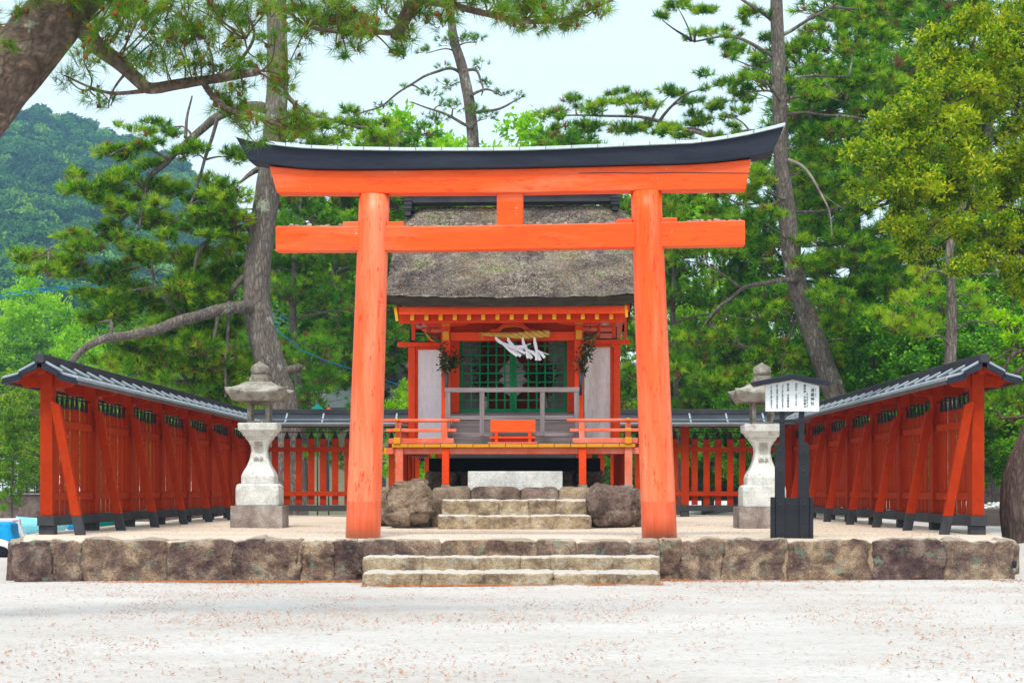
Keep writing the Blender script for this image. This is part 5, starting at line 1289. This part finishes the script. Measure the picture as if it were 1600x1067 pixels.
while len(cl2) < 80:
    a, b = rng.uniform(170, 400), rng.uniform(330, 630)
    if inpg(a, b, PG2): cl2.append((a, b, rng.uniform(22, 38), rng.uniform(10, 20)))
cs, rs = px_clumps([(a, b, c * 1.12, d * 1.25, .7 if b > 430 and a < 390 else 0) for a, b, c, d in cl2], YA, 1.0, rng)
pine_foliage(t2, cs, rs, rng, dens=480, per=22, ln=.19, wd=.016, brk=4, base=.52, var=.5, twig_r=.009)
connect(mb, lp + tr2[10:60], cs, rng, skip=.1)
obj('trunk', mb, M['bark'], t2)

# --- slender pine behind the hall
rng = np.random.default_rng(31); YC = 47
t3 = thing('pine_tree', (X(744, YC), YC, 0), 'slender sparse pine rising behind the middle of the torii top beam', 'pine tree')
mb = MB(); tr3 = limb(mb, [P(a, b, YC) for a, b in ((746, 800), (744, 500), (741, 300), (739, 220), (733, 160), (722, 105), (711, 70), (706, 40), (700, 0), (690, -40))], .20, .09, 14, 8, rough=.06)
lp = []
for pts in ([(727, 122), (705, 108), (680, 112), (640, 132), (600, 160), (560, 178), (520, 200)], [(724, 112), (745, 110), (755, 135), (752, 150)], [(736, 175), (770, 172), (800, 160), (812, 155)], [(733, 150), (760, 140), (785, 150)], [(738, 200), (700, 180), (670, 170), (640, 160)]):
    lp += limb(mb, [P(x, y, YC + rng.uniform(-.2, .2)) for x, y in pts], .05, .015, 7, 6, wob=.08)
cl3 = [(665, 78, 22, 7), (690, 105, 14, 6), (632, 135, 10, 8), (670, 145, 22, 9), (700, 130, 20, 10), (712, 165, 22, 10), (690, 160, 18, 8), (750, 100, 14, 14), (762, 130, 16, 8), (785, 145, 18, 8), (740, 170, 18, 10), (760, 180, 20, 8), (705, 62, 26, 12), (560, 180, 24, 8), (600, 165, 16, 7), (810, 150, 12, 10), (725, 60, 20, 10), (680, 185, 24, 10), (745, 60, 18, 8)]
cs, rs = px_clumps(cl3, YC, .7, rng)
pine_foliage(t3, cs, rs, rng, dens=260, per=20, ln=.15, wd=.012, base=.35, var=.25, twig_r=.009)
connect(mb, lp + tr3[20:], cs, rng); obj('trunk', mb, M['bark'], t3)

# --- big pine on the right behind the fence
rng = np.random.default_rng(41); YD = 45
t4 = thing('pine_tree', (X(1335, YD), YD, 0), 'tall dark pine leaning behind the right lantern, its crown spreading over the right side', 'pine tree')
mb = MB(); tr4 = limb(mb, [P(a, b, YD) for a, b in ((1352, 830), (1330, 700), (1302, 610), (1275, 535), (1252, 465), (1238, 410), (1229, 330), (1222, 260), (1219, 190), (1217, 110), (1214, 30), (1212, -60), (1208, -160))], .33, .13, 20, 7, rough=.06)
lp = []
L4 = [([(1220, 220), (1180, 208), (1130, 214), (1080, 205), (1010, 186), (940, 182), (870, 180)], .09, .02), ([(1216, 95), (1175, 70), (1130, 58), (1080, 64)], .06, .02), ([(1213, 40), (1180, 15), (1150, -5), (1110, -20)], .06, .02), ([(1214, 60), (1260, 35), (1310, 5)], .06, .02), ([(1218, 130), (1280, 120), (1340, 124)], .05, .02),
      ([(1219, 185), (1260, 178), (1330, 186), (1370, 195)], .06, .02), ([(1220, 160), (1270, 150), (1330, 160)], .05, .015), ([(1245, 440), (1205, 440), (1160, 452), (1125, 478), (1103, 505), (1085, 528)], .07, .03), ([(1228, 310), (1190, 325), (1165, 320), (1120, 300)], .05, .02), ([(1222, 280), (1180, 270), (1150, 290), (1160, 320)], .04, .015), ([(1240, 420), (1290, 400), (1350, 410)], .06, .02),
      ([(1225, 330), (1290, 330), (1350, 300)], .05, .02), ([(1258, 480), (1240, 505), (1225, 545), (1222, 600)], .03, .012), ([(1110, 505), (1140, 530), (1165, 545), (1185, 560)], .06, .05)]
for pts, a, b in L4: lp += limb(mb, [P(x, y, YD + rng.uniform(-.4, .4)) for x, y in pts], a, b, 8, 6, wob=.08, seed=a * 50)
obj('trunk', mb, M['bark'], t4)
mb = MB(); limb(mb, [P(1231, 250, YD - .2), P(1250, 258, YD - .4), P(1270, 280, YD - .5), P(1286, 310, YD - .6), P(1296, 335, YD - .6), P(1299, 370, YD - .6)], .05, .015, 8, 6, wob=.05); limb(mb, [P(1278, 300, YD - .5), P(1300, 315, YD - .6), P(1315, 325, YD - .6)], .015, .006, 5, 4)
obj('dead_branch', mb, M['granite_p'], t4)
cl4 = [(870, 180, 26, 12), (905, 165, 24, 12), (950, 165, 28, 14), (990, 170, 28, 12), (1045, 145, 26, 14), (1080, 150, 24, 16), (1110, 130, 26, 14), (1150, 145, 26, 16), (1170, 120, 20, 14), (930, 200, 28, 12), (985, 205, 30, 12), (1040, 205, 32, 14), (1100, 190, 30, 12), (1130, 170, 26, 12), (1080, 215, 30, 12), (960, 145, 16, 8), (1010, 190, 24, 12), (1130, 200, 24, 10),
       (1060, 8, 26, 10), (1090, 18, 26, 12), (1035, 25, 14, 6), (1110, 50, 22, 12), (1145, 40, 24, 14), (1100, 60, 18, 8), (1160, 75, 22, 14), (1180, 100, 22, 14), (1175, 20, 24, 14), (1200, 60, 20, 14), (1140, 85, 20, 10),
       (1255, 55, 30, 18), (1300, 30, 30, 18), (1330, 75, 30, 18), (1290, 100, 28, 16), (1350, 20, 34, 22), (1380, 60, 32, 22), (1400, 15, 34, 24), (1340, 130, 34, 22), (1280, 150, 30, 18), (1360, 170, 36, 24), (1300, 200, 34, 22), (1250, 130, 22, 14), (1380, 110, 34, 24), (1265, 230, 26, 20), (1320, 240, 38, 24), (1290, 275, 34, 22), (1250, 290, 24, 22), (1340, 290, 36, 26), (1310, 330, 38, 24), (1370, 250, 36, 28), (1270, 345, 30, 18),
       (1195, 290, 24, 18), (1160, 300, 30, 18), (1120, 310, 30, 18), (1085, 320, 28, 18), (1190, 340, 26, 16), (1150, 350, 30, 20), (1100, 360, 32, 20), (1060, 350, 24, 20), (1180, 380, 26, 16), (1060, 400, 26, 18), (1130, 395, 28, 14), (1290, 390, 40, 22), (1340, 400, 40, 24), (1380, 380, 36, 22), (1270, 420, 26, 18), (1320, 440, 42, 26), (1360, 450, 36, 24), (1290, 470, 34, 22), (1100, 540, 36, 22), (1150, 520, 34, 18), (1060, 520, 30, 20), (1200, 480, 26, 16), (1190, 550, 34, 22), (1250, 575, 30, 22), (1310, 500, 36, 24), (1345, 520, 34, 22),
       (1080, 580, 40, 24), (1140, 590, 36, 24), (1215, 610, 34, 20), (1300, 560, 30, 20)]
cs, rs = px_clumps([(a, b, c * 1.08, d * 1.1) for a, b, c, d in cl4], YD, 1.6, rng)
pine_foliage(t4, cs, rs, rng, dens=420, per=26, ln=.19, wd=.016, base=.45, var=.5, twig_r=.009, mat='needle', brk=4)
mb = MB(); connect(mb, lp + tr4[20:], cs, rng, skip=.15); obj('branches', mb, M['bark'], t4)

# --- pine with a straight trunk at right
rng = np.random.default_rng(51); YE = 37
t5 = thing('pine_tree', (X(1488, YE), YE, 0), 'straight grey pine trunk rising behind the ridge of the right fence', 'pine tree')
mb = MB(); tr5 = limb(mb, [P(a, b, YE) for a, b in ((1484, 830), (1484, 640), (1485, 560), (1487, 500), (1486, 440), (1484, 390), (1500, 330), (1520, 290))], .155, .06, 16, 8, rough=.05)
lp = []
for pts in ([(1485, 486), (1465, 480), (1440, 483), (1412, 498)], [(1486, 440), (1520, 428), (1560, 430)], [(1484, 430), (1455, 425), (1440, 440)]): lp += limb(mb, [P(x, y, YE) for x, y in pts], .04, .015, 8, 5, wob=.05)
cl5 = [(1375, 490, 24, 14), (1400, 505, 24, 14), (1440, 520, 26, 16), (1410, 465, 22, 12), (1450, 455, 24, 14), (1430, 490, 20, 12), (1455, 500, 22, 14), (1535, 480, 22, 14), (1560, 500, 24, 14), (1520, 455, 20, 12), (1440, 430, 24, 14), (1470, 470, 16, 10)]
cs, rs = px_clumps(cl5, YE - .5, .6, rng)
pine_foliage(t5, cs, rs, rng, dens=420, per=26, ln=.16, wd=.011, base=.72, var=.25, twig_r=.008)
connect(mb, lp + tr5[8:], cs, rng); obj('trunk', mb, M['bark'], t5)

# --- curved trunk at the right edge with low sprays
rng = np.random.default_rng(61); YG2 = 24.6
t6 = thing('pine_tree', (X(1600, YG2), YG2, .35), 'thick brown curving pine trunk cut off by the right edge of the picture', 'pine tree')
mb = MB(); tr6 = limb(mb, [P(a, b, YG2) for a, b in ((1606, 870), (1603, 840), (1596, 800), (1598, 750), (1614, 700), (1640, 640), (1680, 560), (1700, 400), (1690, 200), (1720, -100))], .345, .16, 28, 9, rough=.05)
lp = []
for pts in ([(1665, 590), (1610, 570), (1570, 590), (1545, 600)], [(1690, 500), (1640, 500), (1600, 530), (1560, 560)], [(1650, 630), (1600, 650), (1560, 655)], [(1600, 545), (1575, 560), (1562, 600)]): lp += limb(mb, [P(x, y, YG2 + .8) for x, y in pts], .05, .012, 8, 5, wob=.05)
cl6 = [(1555, 590, 24, 14), (1590, 585, 24, 16), (1575, 620, 26, 16), (1545, 630, 22, 14), (1600, 640, 26, 16), (1565, 655, 24, 14), (1595, 610, 24, 14), (1550, 560, 20, 12), (1605, 670, 22, 14), (1585, 555, 22, 12)]
cs, rs = px_clumps(cl6, YG2 + 1.2, .6, rng)
pine_foliage(t6, cs, rs, rng, dens=420, per=22, ln=.13, wd=.006, base=.55, var=.25, twig_r=.006)
connect(mb, lp, cs, rng); obj('trunk', mb, M['bark_r'], t6)

# --- broadleaf crowns
def leaf_cloud(root, centers, radii, n_per, ln, wd, rng, mat, base=.5, var=.2, name='crown', cvar=.1):
    V_, T_ = [], []
    for c, r in zip(centers, radii):
        c = np.array(tuple(c)); r = np.array(r); n = int(n_per * rng.uniform(.7, 1.3)); k = max(1, n // 9)
        u0 = unit(rng.normal(0, 1, (k, 3))); tip = c + u0 * (rng.random((k, 1)) ** .4) * r
        tp = np.repeat(tip, 9, 0); du = np.repeat(unit(u0 + np.array([0, 0, .35])), 9, 0); m_ = len(tp)
        d = unit(du * .6 + rng.normal(0, .7, (m_, 3))); nn = unit(du * .6 + np.array([0, 0, .5]) + rng.normal(0, .5, (m_, 3))); nn = unit(nn - d * (nn * d).sum(1, keepdims=True))
        b = tp + rng.normal(0, ln * .35, (m_, 3)) - du * rng.random((m_, 1)) * ln * .8
        V_.append(leaf_quads(b, nn, d, ln * rng.uniform(.7, 1.2, (m_, 1)), wd, rng))
        T_.append(base + rng.normal(0, cvar) + np.repeat(rng.normal(0, var * .5, k), 9) + rng.normal(0, var * .5, m_))
    return npobj(name, np.concatenate(V_), 4, np.concatenate(T_), M[mat], root)
rng = np.random.default_rng(71); YL_ = 27.5
t7 = thing('broadleaf_tree', (X(1720, YL_), YL_ + 1.5, .2), 'leafy olive green broadleaf tree filling the upper right corner', 'broadleaf tree')
from math import hypot
PG = [(1530, -40), (1500, 20), (1450, 60), (1430, 110), (1400, 130), (1405, 170), (1345, 200), (1335, 240), (1330, 290), (1385, 320), (1385, 370), (1430, 400), (1470, 430), (1540, 425), (1620, 470), (1760, 460), (1760, -40)]
cs, rs = [], []
while len(cs) < 300:
    px, py = rng.uniform(1320, 1760), rng.uniform(-60, 480)
    if not inpg(px, py, PG): continue
    dep = rng.uniform(0, 1) * min(3.0, .6 + (px - 1330) / 90); y = YL_ - .4 + dep
    cs.append(P(px, py, y)); q = rng.uniform(.16, .33); rs.append((q * 1.15, q, q * .75))
leaf_cloud(t7, cs, rs, 420, .075, .034, rng, 'leaf_olive', base=.60, var=.5, cvar=.14)
mb = MB(); trunk7 = limb(mb, [Vector((X(1720, YL_), YL_ + 1.5, 0)), Vector((X(1715, YL_), YL_ + 1.4, 2.2)), Vector((X(1690, YL_), YL_ + 1.3, 4)), Vector((X(1680, YL_), YL_ + 1.2, 8.5))], .22, .1, 14, 8, rough=.05)
lp = []
for pts in ([(1690, 420), (1640, 395), (1590, 390), (1540, 360), (1500, 330)], [(1685, 380), (1600, 300), (1500, 230), (1400, 210)], [(1685, 300), (1610, 200), (1540, 120), (1500, 60)], [(1690, 360), (1590, 330), (1480, 300), (1380, 290)], [(1685, 220), (1640, 100), (1600, 0)]): lp += limb(mb, [P(x, y, YL_ + 1.0) for x, y in pts], .055, .006, 8, 6, wob=.1)
connect(mb, lp, cs[::2], rng, skip=.2); obj('trunk', mb, M['bark_r'], t7)
# small lime sapling at right edge
rng = np.random.default_rng(72); t8 = thing('sapling', (X(1620, 25.6), 25.6, .3), 'small lime green leafy sapling at the right edge below the broadleaf tree', 'sapling')
cs, rs = px_clumps([(1570, 505, 12, 8), (1590, 500, 14, 8), (1580, 530, 14, 9), (1600, 525, 16, 10), (1605, 555, 12, 8), (1560, 492, 7, 5)], 25.6, .3, rng)
leaf_cloud(t8, cs, rs, 60, .10, .05, rng, 'leaf_lime', base=.5, var=.3)
mb = MB(); lp = limb(mb, [P(1640, 830, 25.6), P(1632, 700, 25.6), P(1615, 600, 25.6), P(1590, 540, 25.6), P(1575, 500, 25.6)], .03, .008, 8, 6, wob=.05); connect(mb, lp[8:], cs, rng)
limb(mb, [P(1585, 500, 25.5), P(1582, 470, 25.5), P(1590, 462, 25.5)], .008, .004, 5, 3); limb(mb, [P(1590, 545, 25.5), P(1575, 510, 25.5), P(1562, 485, 25.5)], .007, .003, 5, 3); obj('trunk', mb, M['twig'], t8)

# --- prototype background trees (copied and turned), each with trunk and crown
def proto_pine(seed, Hh, Rr, name, label):
    rng = np.random.default_rng(seed); rt = thing(name, (0, 0, 0), label, 'pine tree'); mb = MB()
    tr = limb(mb, [Vector((0, 0, -.1)), Vector((.2, 0, Hh * .3)), Vector((-.2, .2, Hh * .65)), Vector((.1, 0, Hh))], .22, .05, 10, 8, rough=.06)
    cs, rs = [], []
    for k in range(95):
        t = rng.uniform(.15, 1.0); a = rng.uniform(0, 6.283); rr = Rr * (1.08 - t) ** .5 * rng.uniform(.25, 1); p = Vector((math.cos(a) * rr, math.sin(a) * rr, Hh * t + .12 * rr)); cs.append(p); q = rng.uniform(.45, .8); rs.append((q, q, q * .5))
    pine_foliage(rt, cs, rs, rng, dens=105, per=26, ln=.21, wd=.022, base=.45, var=.3, twig_r=.011, mat='needle_bg', brown=.06)
    connect(mb, tr[4:], cs, rng, skip=.3); obj('trunk', mb, M['bark'], rt); return rt
def proto_leaf(seed, Hh, Rr, mat, name, label, nper=230, ln=.15, base=.5):
    rng = np.random.default_rng(seed); rt = thing(name, (0, 0, 0), label, 'broadleaf tree'); mb = MB()
    tr = limb(mb, [Vector((0, 0, -.1)), Vector((.15, 0, Hh * .3)), Vector((-.1, .1, Hh * .8))], .2, .06, 10, 8, rough=.05)
    cs, rs = [], []
    for k in range(90):
        u = unit(rng.normal(0, 1, 3)); q = rng.random() ** .35; p = Vector((u[0] * Rr * q, u[1] * Rr * q, Hh * .56 + u[2] * Hh * .42 * q)); cs.append(p); w = rng.uniform(.4, .85); rs.append((w, w, w * .65))
    leaf_cloud(rt, cs, rs, nper, ln, ln * .5, rng, mat, base=base, var=.35, cvar=.13)
    connect(mb, tr[3:], cs[::2], rng, skip=.1); obj('trunk', mb, M['bark'], rt); return rt
protos = {'p1': proto_pine(81, 10, 3.0, 'pine_tree', ''), 'p2': proto_pine(82, 10, 3.4, 'pine_tree', ''),
          'd1': proto_leaf(83, 8, 3.0, 'leaf_dark', 'broadleaf_tree', '', nper=260, ln=.15), 'l1': proto_leaf(84, 10, 2.8, 'leaf_lime', 'broadleaf_tree', '', nper=300, ln=.17, base=.45),
          'o1': proto_leaf(85, 8, 3.0, 'leaf_olive', 'broadleaf_tree', '', nper=230, ln=.15, base=.3)}
protos['g1'] = proto_leaf(86, 9, 3.2, 'leaf_mid', 'broadleaf_tree', '', nper=260, ln=.16, base=.5)
PHH = {'g1': 9, 'p1': 10, 'p2': 10, 'd1': 8, 'l1': 10, 'o1': 8}
bgl = [  # kind, px, ytop, Y, width scale, label
    ('p1', 470, 290, 53, 1.0, 'green background pine just right of the leaning trunk, below the upper beam'),
    ('p2', 540, 255, 57, 1.1, 'green background pine left of the left torii column, rising behind the lower beam'),
    ('g1', 500, 300, 72, 1.2, 'light green broadleaf tree far behind the left end of the torii beams'),
    ('p1', 620, 205, 60, 1.1, 'background pine behind the left torii column'),
    ('l1', 652, 168, 66, 1.0, 'lime green tree poking above the top beam just left of the slender pine'),
    ('l1', 790, 175, 66, 1.0, 'lime green tree poking above the top beam just right of the slender pine'),
    ('l1', 715, 195, 70, 1.0, 'lime green tree directly behind the slender pine'),
    ('p2', 900, 225, 60, 1.1, 'background pine behind the right part of the thatched roof'),
    ('l1', 1050, 230, 70, 1.0, 'light green broadleaf tree far behind the right torii column'),
    ('p1', 1060, 300, 54, .8, 'background pine just right of the right torii column'),
    ('p2', 1150, 330, 58, .8, 'background pine behind the right end of the lower beam'),
    ('d1', 1110, 530, 60, 1.2, 'dark green bushy tree low behind the back fence, left of the right lantern'),
    ('d1', 1200, 560, 52, 1.2, 'dark green bushy tree low behind the right lantern'),
    ('p1', 1265, 150, 55, 1.1, 'dark background pine directly behind the tall leaning pine on the right'),
    ('p2', 1350, -30, 58, 1.3, 'tall background pine between the leaning pine and the broadleaf tree, at the top edge'),
    ('p1', 1440, -20, 54, 1.3, 'tall background pine behind the straight grey trunk'),
    ('p2', 1540, 100, 52, 1.4, 'background pine behind the lower part of the olive broadleaf tree'),
    ('d1', 1360, 480, 46, 1.1, 'dark leafy tree behind the middle of the right fence roof'),
    ('d1', 1440, 430, 47, 1.1, 'dark leafy tree left of the straight grey trunk'),
    ('d1', 1530, 440, 44, 1.1, 'dark leafy tree right of the straight grey trunk, behind the fence gable'),
    ('d1', 1610, 480, 42, 1.2, 'dark leafy tree at the right edge behind the curving trunk'),
    ('d1', 1285, 500, 56, 1.2, 'dark leafy tree behind the foot of the tall leaning pine'),
    ('o1', 380, 520, 60, 1.0, 'olive green tree behind the left lantern'),
    ('p1', 330, 430, 62, .9, 'background pine behind the drooping limbs above the left fence'),
    ('p2', 250, 500, 66, 1.0, 'background pine behind the middle of the left fence'),
    ('o1', 150, 560, 75, 1.2, 'olive green tree behind the gable end of the left fence'),
    ('o1', 70, 590, 70, 1.2, 'olive green tree left of the left fence, above the far wall'),
    ('o1', -10, 560, 78, 1.4, 'olive green tree at the left edge above the far wall'),
    ('p1', 20, 640, 48, .55, 'young bright pine at the left edge beside the end of the left fence'),
    ('l1', 60, 430, 125, 1.0, 'bright lime tree on the slope beyond the left end of the fence, below the cables'),
    ('g1', 175, 440, 120, 1.2, 'lime green tree beyond the drooping limb of the leaning pine'),
    ('l1', 130, 505, 105, .9, 'lime green tree straight above the gable end of the left fence'),
    ('g1', 30, 530, 100, 1.3, 'fresh green tree above the far wall at the left edge'),
    ('g1', 230, 490, 110, 1.2, 'fresh green tree above the first bays of the left fence'),
    ('g1', 560, 330, 75, 1.0, 'fresh green tree just left of the left torii column, below the lower beam'),
    ('g1', 1100, 600, 58, .9, 'fresh green bush low between the right column and the right lantern'),
    ('l1', 640, 590, 52, .7, 'fresh green bush beside the left wing of the shrine hall'),
    ('d1', 450, 560, 62, 1.0, 'dark leafy tree behind the foot of the leaning pine'),
    ('d1', 560, 600, 64, 1.1, 'dark leafy tree beside the cream house'),
    ('d1', 980, 560, 60, 1.2, 'dark leafy tree behind the right end of the shrine hall'),
    ('d1', 660, 560, 60, 1.2, 'dark leafy tree behind the left wing of the shrine hall'),
]
used = set(); rb = random.Random(4)
for kind, px, yt, Y, ws, lab in bgl:
    src = protos[kind]
    if kind in used: o = copy_tree(src)
    else: o = src; used.add(kind)
    hz = Z(yt, Y); s = hz / PHH[kind]
    o.location = (X(px, Y), Y, gz(X(px, Y), Y) if Y < 47 else 0); o.scale = (s * ws if s * ws < 2 else 2, s * ws if s * ws < 2 else 2, s); o.rotation_euler = (0, 0, rb.uniform(0, 6.28)); o['label'] = lab; o['group'] = 'trees standing behind the court'

# ------------------------------------------------------------------ far hill with forest
topT = [(-600, 120), (-200, 165), (0, 172), (60, 176), (130, 197), (200, 228), (260, 250), (330, 300), (450, 380), (620, 470), (900, 560), (1600, 600), (2200, 600)]
def hill(px, s):
    Y = 110 + 720 * s; yt = ib(px, topT); y = 690 + (yt - 690) * s ** .8; return P(px, y, Y) + Vector((0, 0, 3 * noise.noise(Vector((px * .012, s * 6, 0)))))
mb = MB(); pxs = list(range(-600, 2201, 40)); n = len(pxs)
vs = [hill(px, s / 24) - Vector((0, 0, 0.8)) for s in range(25) for px in pxs] + [hill(px, 1) + Vector((0, 200, -150)) for px in pxs]
mb.add(vs, [(j * n + i, j * n + i + 1, (j + 1) * n + i + 1, (j + 1) * n + i) for j in range(25) for i in range(n - 1)], True)
tag(obj('hill', mb, M['hillsoil']), kind='structure')
rng = np.random.default_rng(91)
def crown_template(n, lobes, size):
    lc = unit(rng.normal(0, 1, (lobes, 3))) * .55; lc[:, 2] = np.abs(lc[:, 2]) * .8; lr = rng.uniform(.38, .6, lobes)
    i = rng.integers(0, lobes, n); u = unit(rng.normal(0, 1, (n, 3))); u[:, 2] = np.where(u[:, 2] < -.1, -u[:, 2] * .5, u[:, 2])
    c = lc[i] + u * lr[i][:, None] * rng.uniform(.85, 1.05, (n, 1)); nn = unit(u + rng.normal(0, .45, (n, 3)))
    a = unit(np.cross(nn, rng.normal(0, 1, (n, 3)))); b = np.cross(nn, a); k = size * rng.uniform(.6, 1.3, (n, 1))
    return np.stack([c + a * k, c + (b * .87 - a * .5) * k, c - (b * .87 + a * .5) * k], 1), rng.normal(0, .09, n) + u[:, 2] * .03
temps = [crown_template(620, 9, .115) for _ in range(5)]
V_, T_ = [], []
for k in range(4300):
    px = rng.uniform(-560, 640); s = rng.random() ** .66; p = np.array(hill(px, s)); r = rng.uniform(3.0, 6.4) * (.7 + .3 * s)
    if s < .05: continue
    tv, ttn = temps[rng.integers(0, 5)]; a = rng.uniform(0, 6.28); ca, sa = math.cos(a), math.sin(a)
    q = tv.reshape(-1, 3) @ np.array([[ca, sa, 0], [-sa, ca, 0], [0, 0, 1]]) * np.array([r, r, r * rng.uniform(.8, 1.2)]) + p
    V_.append(q); T_.append(ttn + np.clip(rng.normal(.48, .24), .05, .98) + (.12 if s < .3 else 0))
npobj('forest', np.concatenate(V_), 3, np.concatenate(T_), M['leaf_hill'], kind='stuff')

# ------------------------------------------------------------------ fallen needles
rng = np.random.default_rng(101)
def flecks(n, fx, fy, fz, l0, l1, w, clus=True):
    x = fx(n); y = fy(n)
    if clus:
        kk = np.array([noise.noise(Vector((a * .8, b * .5, 5))) + .5 * noise.noise(Vector((a * 2.5, b * 1.2, 9))) for a, b in zip(x, y)]); kk = rng.random(n) < np.clip(.45 + kk * 1.5, .06, 1); x = x[kk]; y = y[kk]; n = len(x)
    z = np.array([fz(a, b) for a, b in zip(x, y)]) + .006; a = rng.uniform(0, np.pi, n); L_ = rng.uniform(l0, l1, n)
    d = np.stack([np.cos(a), np.sin(a), rng.uniform(-.1, .35, n)], 1) * L_[:, None]; s = np.stack([-np.sin(a), np.cos(a), rng.uniform(-.3, .3, n)], 1) * (w * rng.uniform(.5, 1.2, n))[:, None]
    c = np.stack([x, y, z + .004], 1); return np.stack([c - d, c - s, c + d, c + s], 1).reshape(-1, 3)
ub = lambda a, b: (lambda n: rng.uniform(a, b, n))
v1 = flecks(30000, ub(-7, 7), lambda n: 9.5 + 11.5 * rng.random(n) ** .8, gz, .007, .026, .006)
v1b = flecks(5200, lambda n: rng.normal(-2.5, 2.2, n), lambda n: 9.5 + 9 * rng.random(n), gz, .007, .026, .006)
xb = lambda n: np.where(rng.random(n) < .5, rng.normal(-2.4, .9, n), np.where(rng.random(n) < .5, rng.normal(2.6, .8, n), rng.uniform(-6, 6, n)))
v2 = flecks(15000, xb, lambda n: 21.2 - np.abs(rng.normal(0, .20, n)) - 0, gz, .012, .045, .008)
v2b = flecks(3600, ub(-1.7, 1.7), lambda n: 20.18 - np.abs(rng.normal(0, .1, n)), gz, .012, .045, .008)
v3 = flecks(9000, ub(-5.8, 5.8), lambda n: 21.8 + 9 * rng.random(n) ** 1.2, pzf, .008, .028, .005)
vv_ = np.concatenate([v1, v1b, v2, v2b, v3]); npobj('fallen_needles', vv_, 4, np.clip(rng.normal(.5, .25, len(vv_) // 4), 0, 1), M['litter'], kind='stuff')

# ------------------------------------------------------------------ haze
USE_HAZE = True
if USE_HAZE:
    m = bpy.data.materials.new('haze air'); m.use_nodes = True; nt = m.node_tree; nt.nodes.clear()
    o_ = nt.nodes.new('ShaderNodeOutputMaterial'); pv = nt.nodes.new('ShaderNodeVolumePrincipled')
    pv.inputs['Color'].default_value = (0.34, 0.62, 0.95, 1); pv.inputs['Density'].default_value = 0.00030; pv.inputs['Anisotropy'].default_value = 0.0
    nt.links.new(pv.outputs[0], o_.inputs['Volume'])
    mb = MB(); mb.box(-1300, 1300, -80, 1150, -180, 260)
    tag(obj('haze', mb, m), kind='stuff')
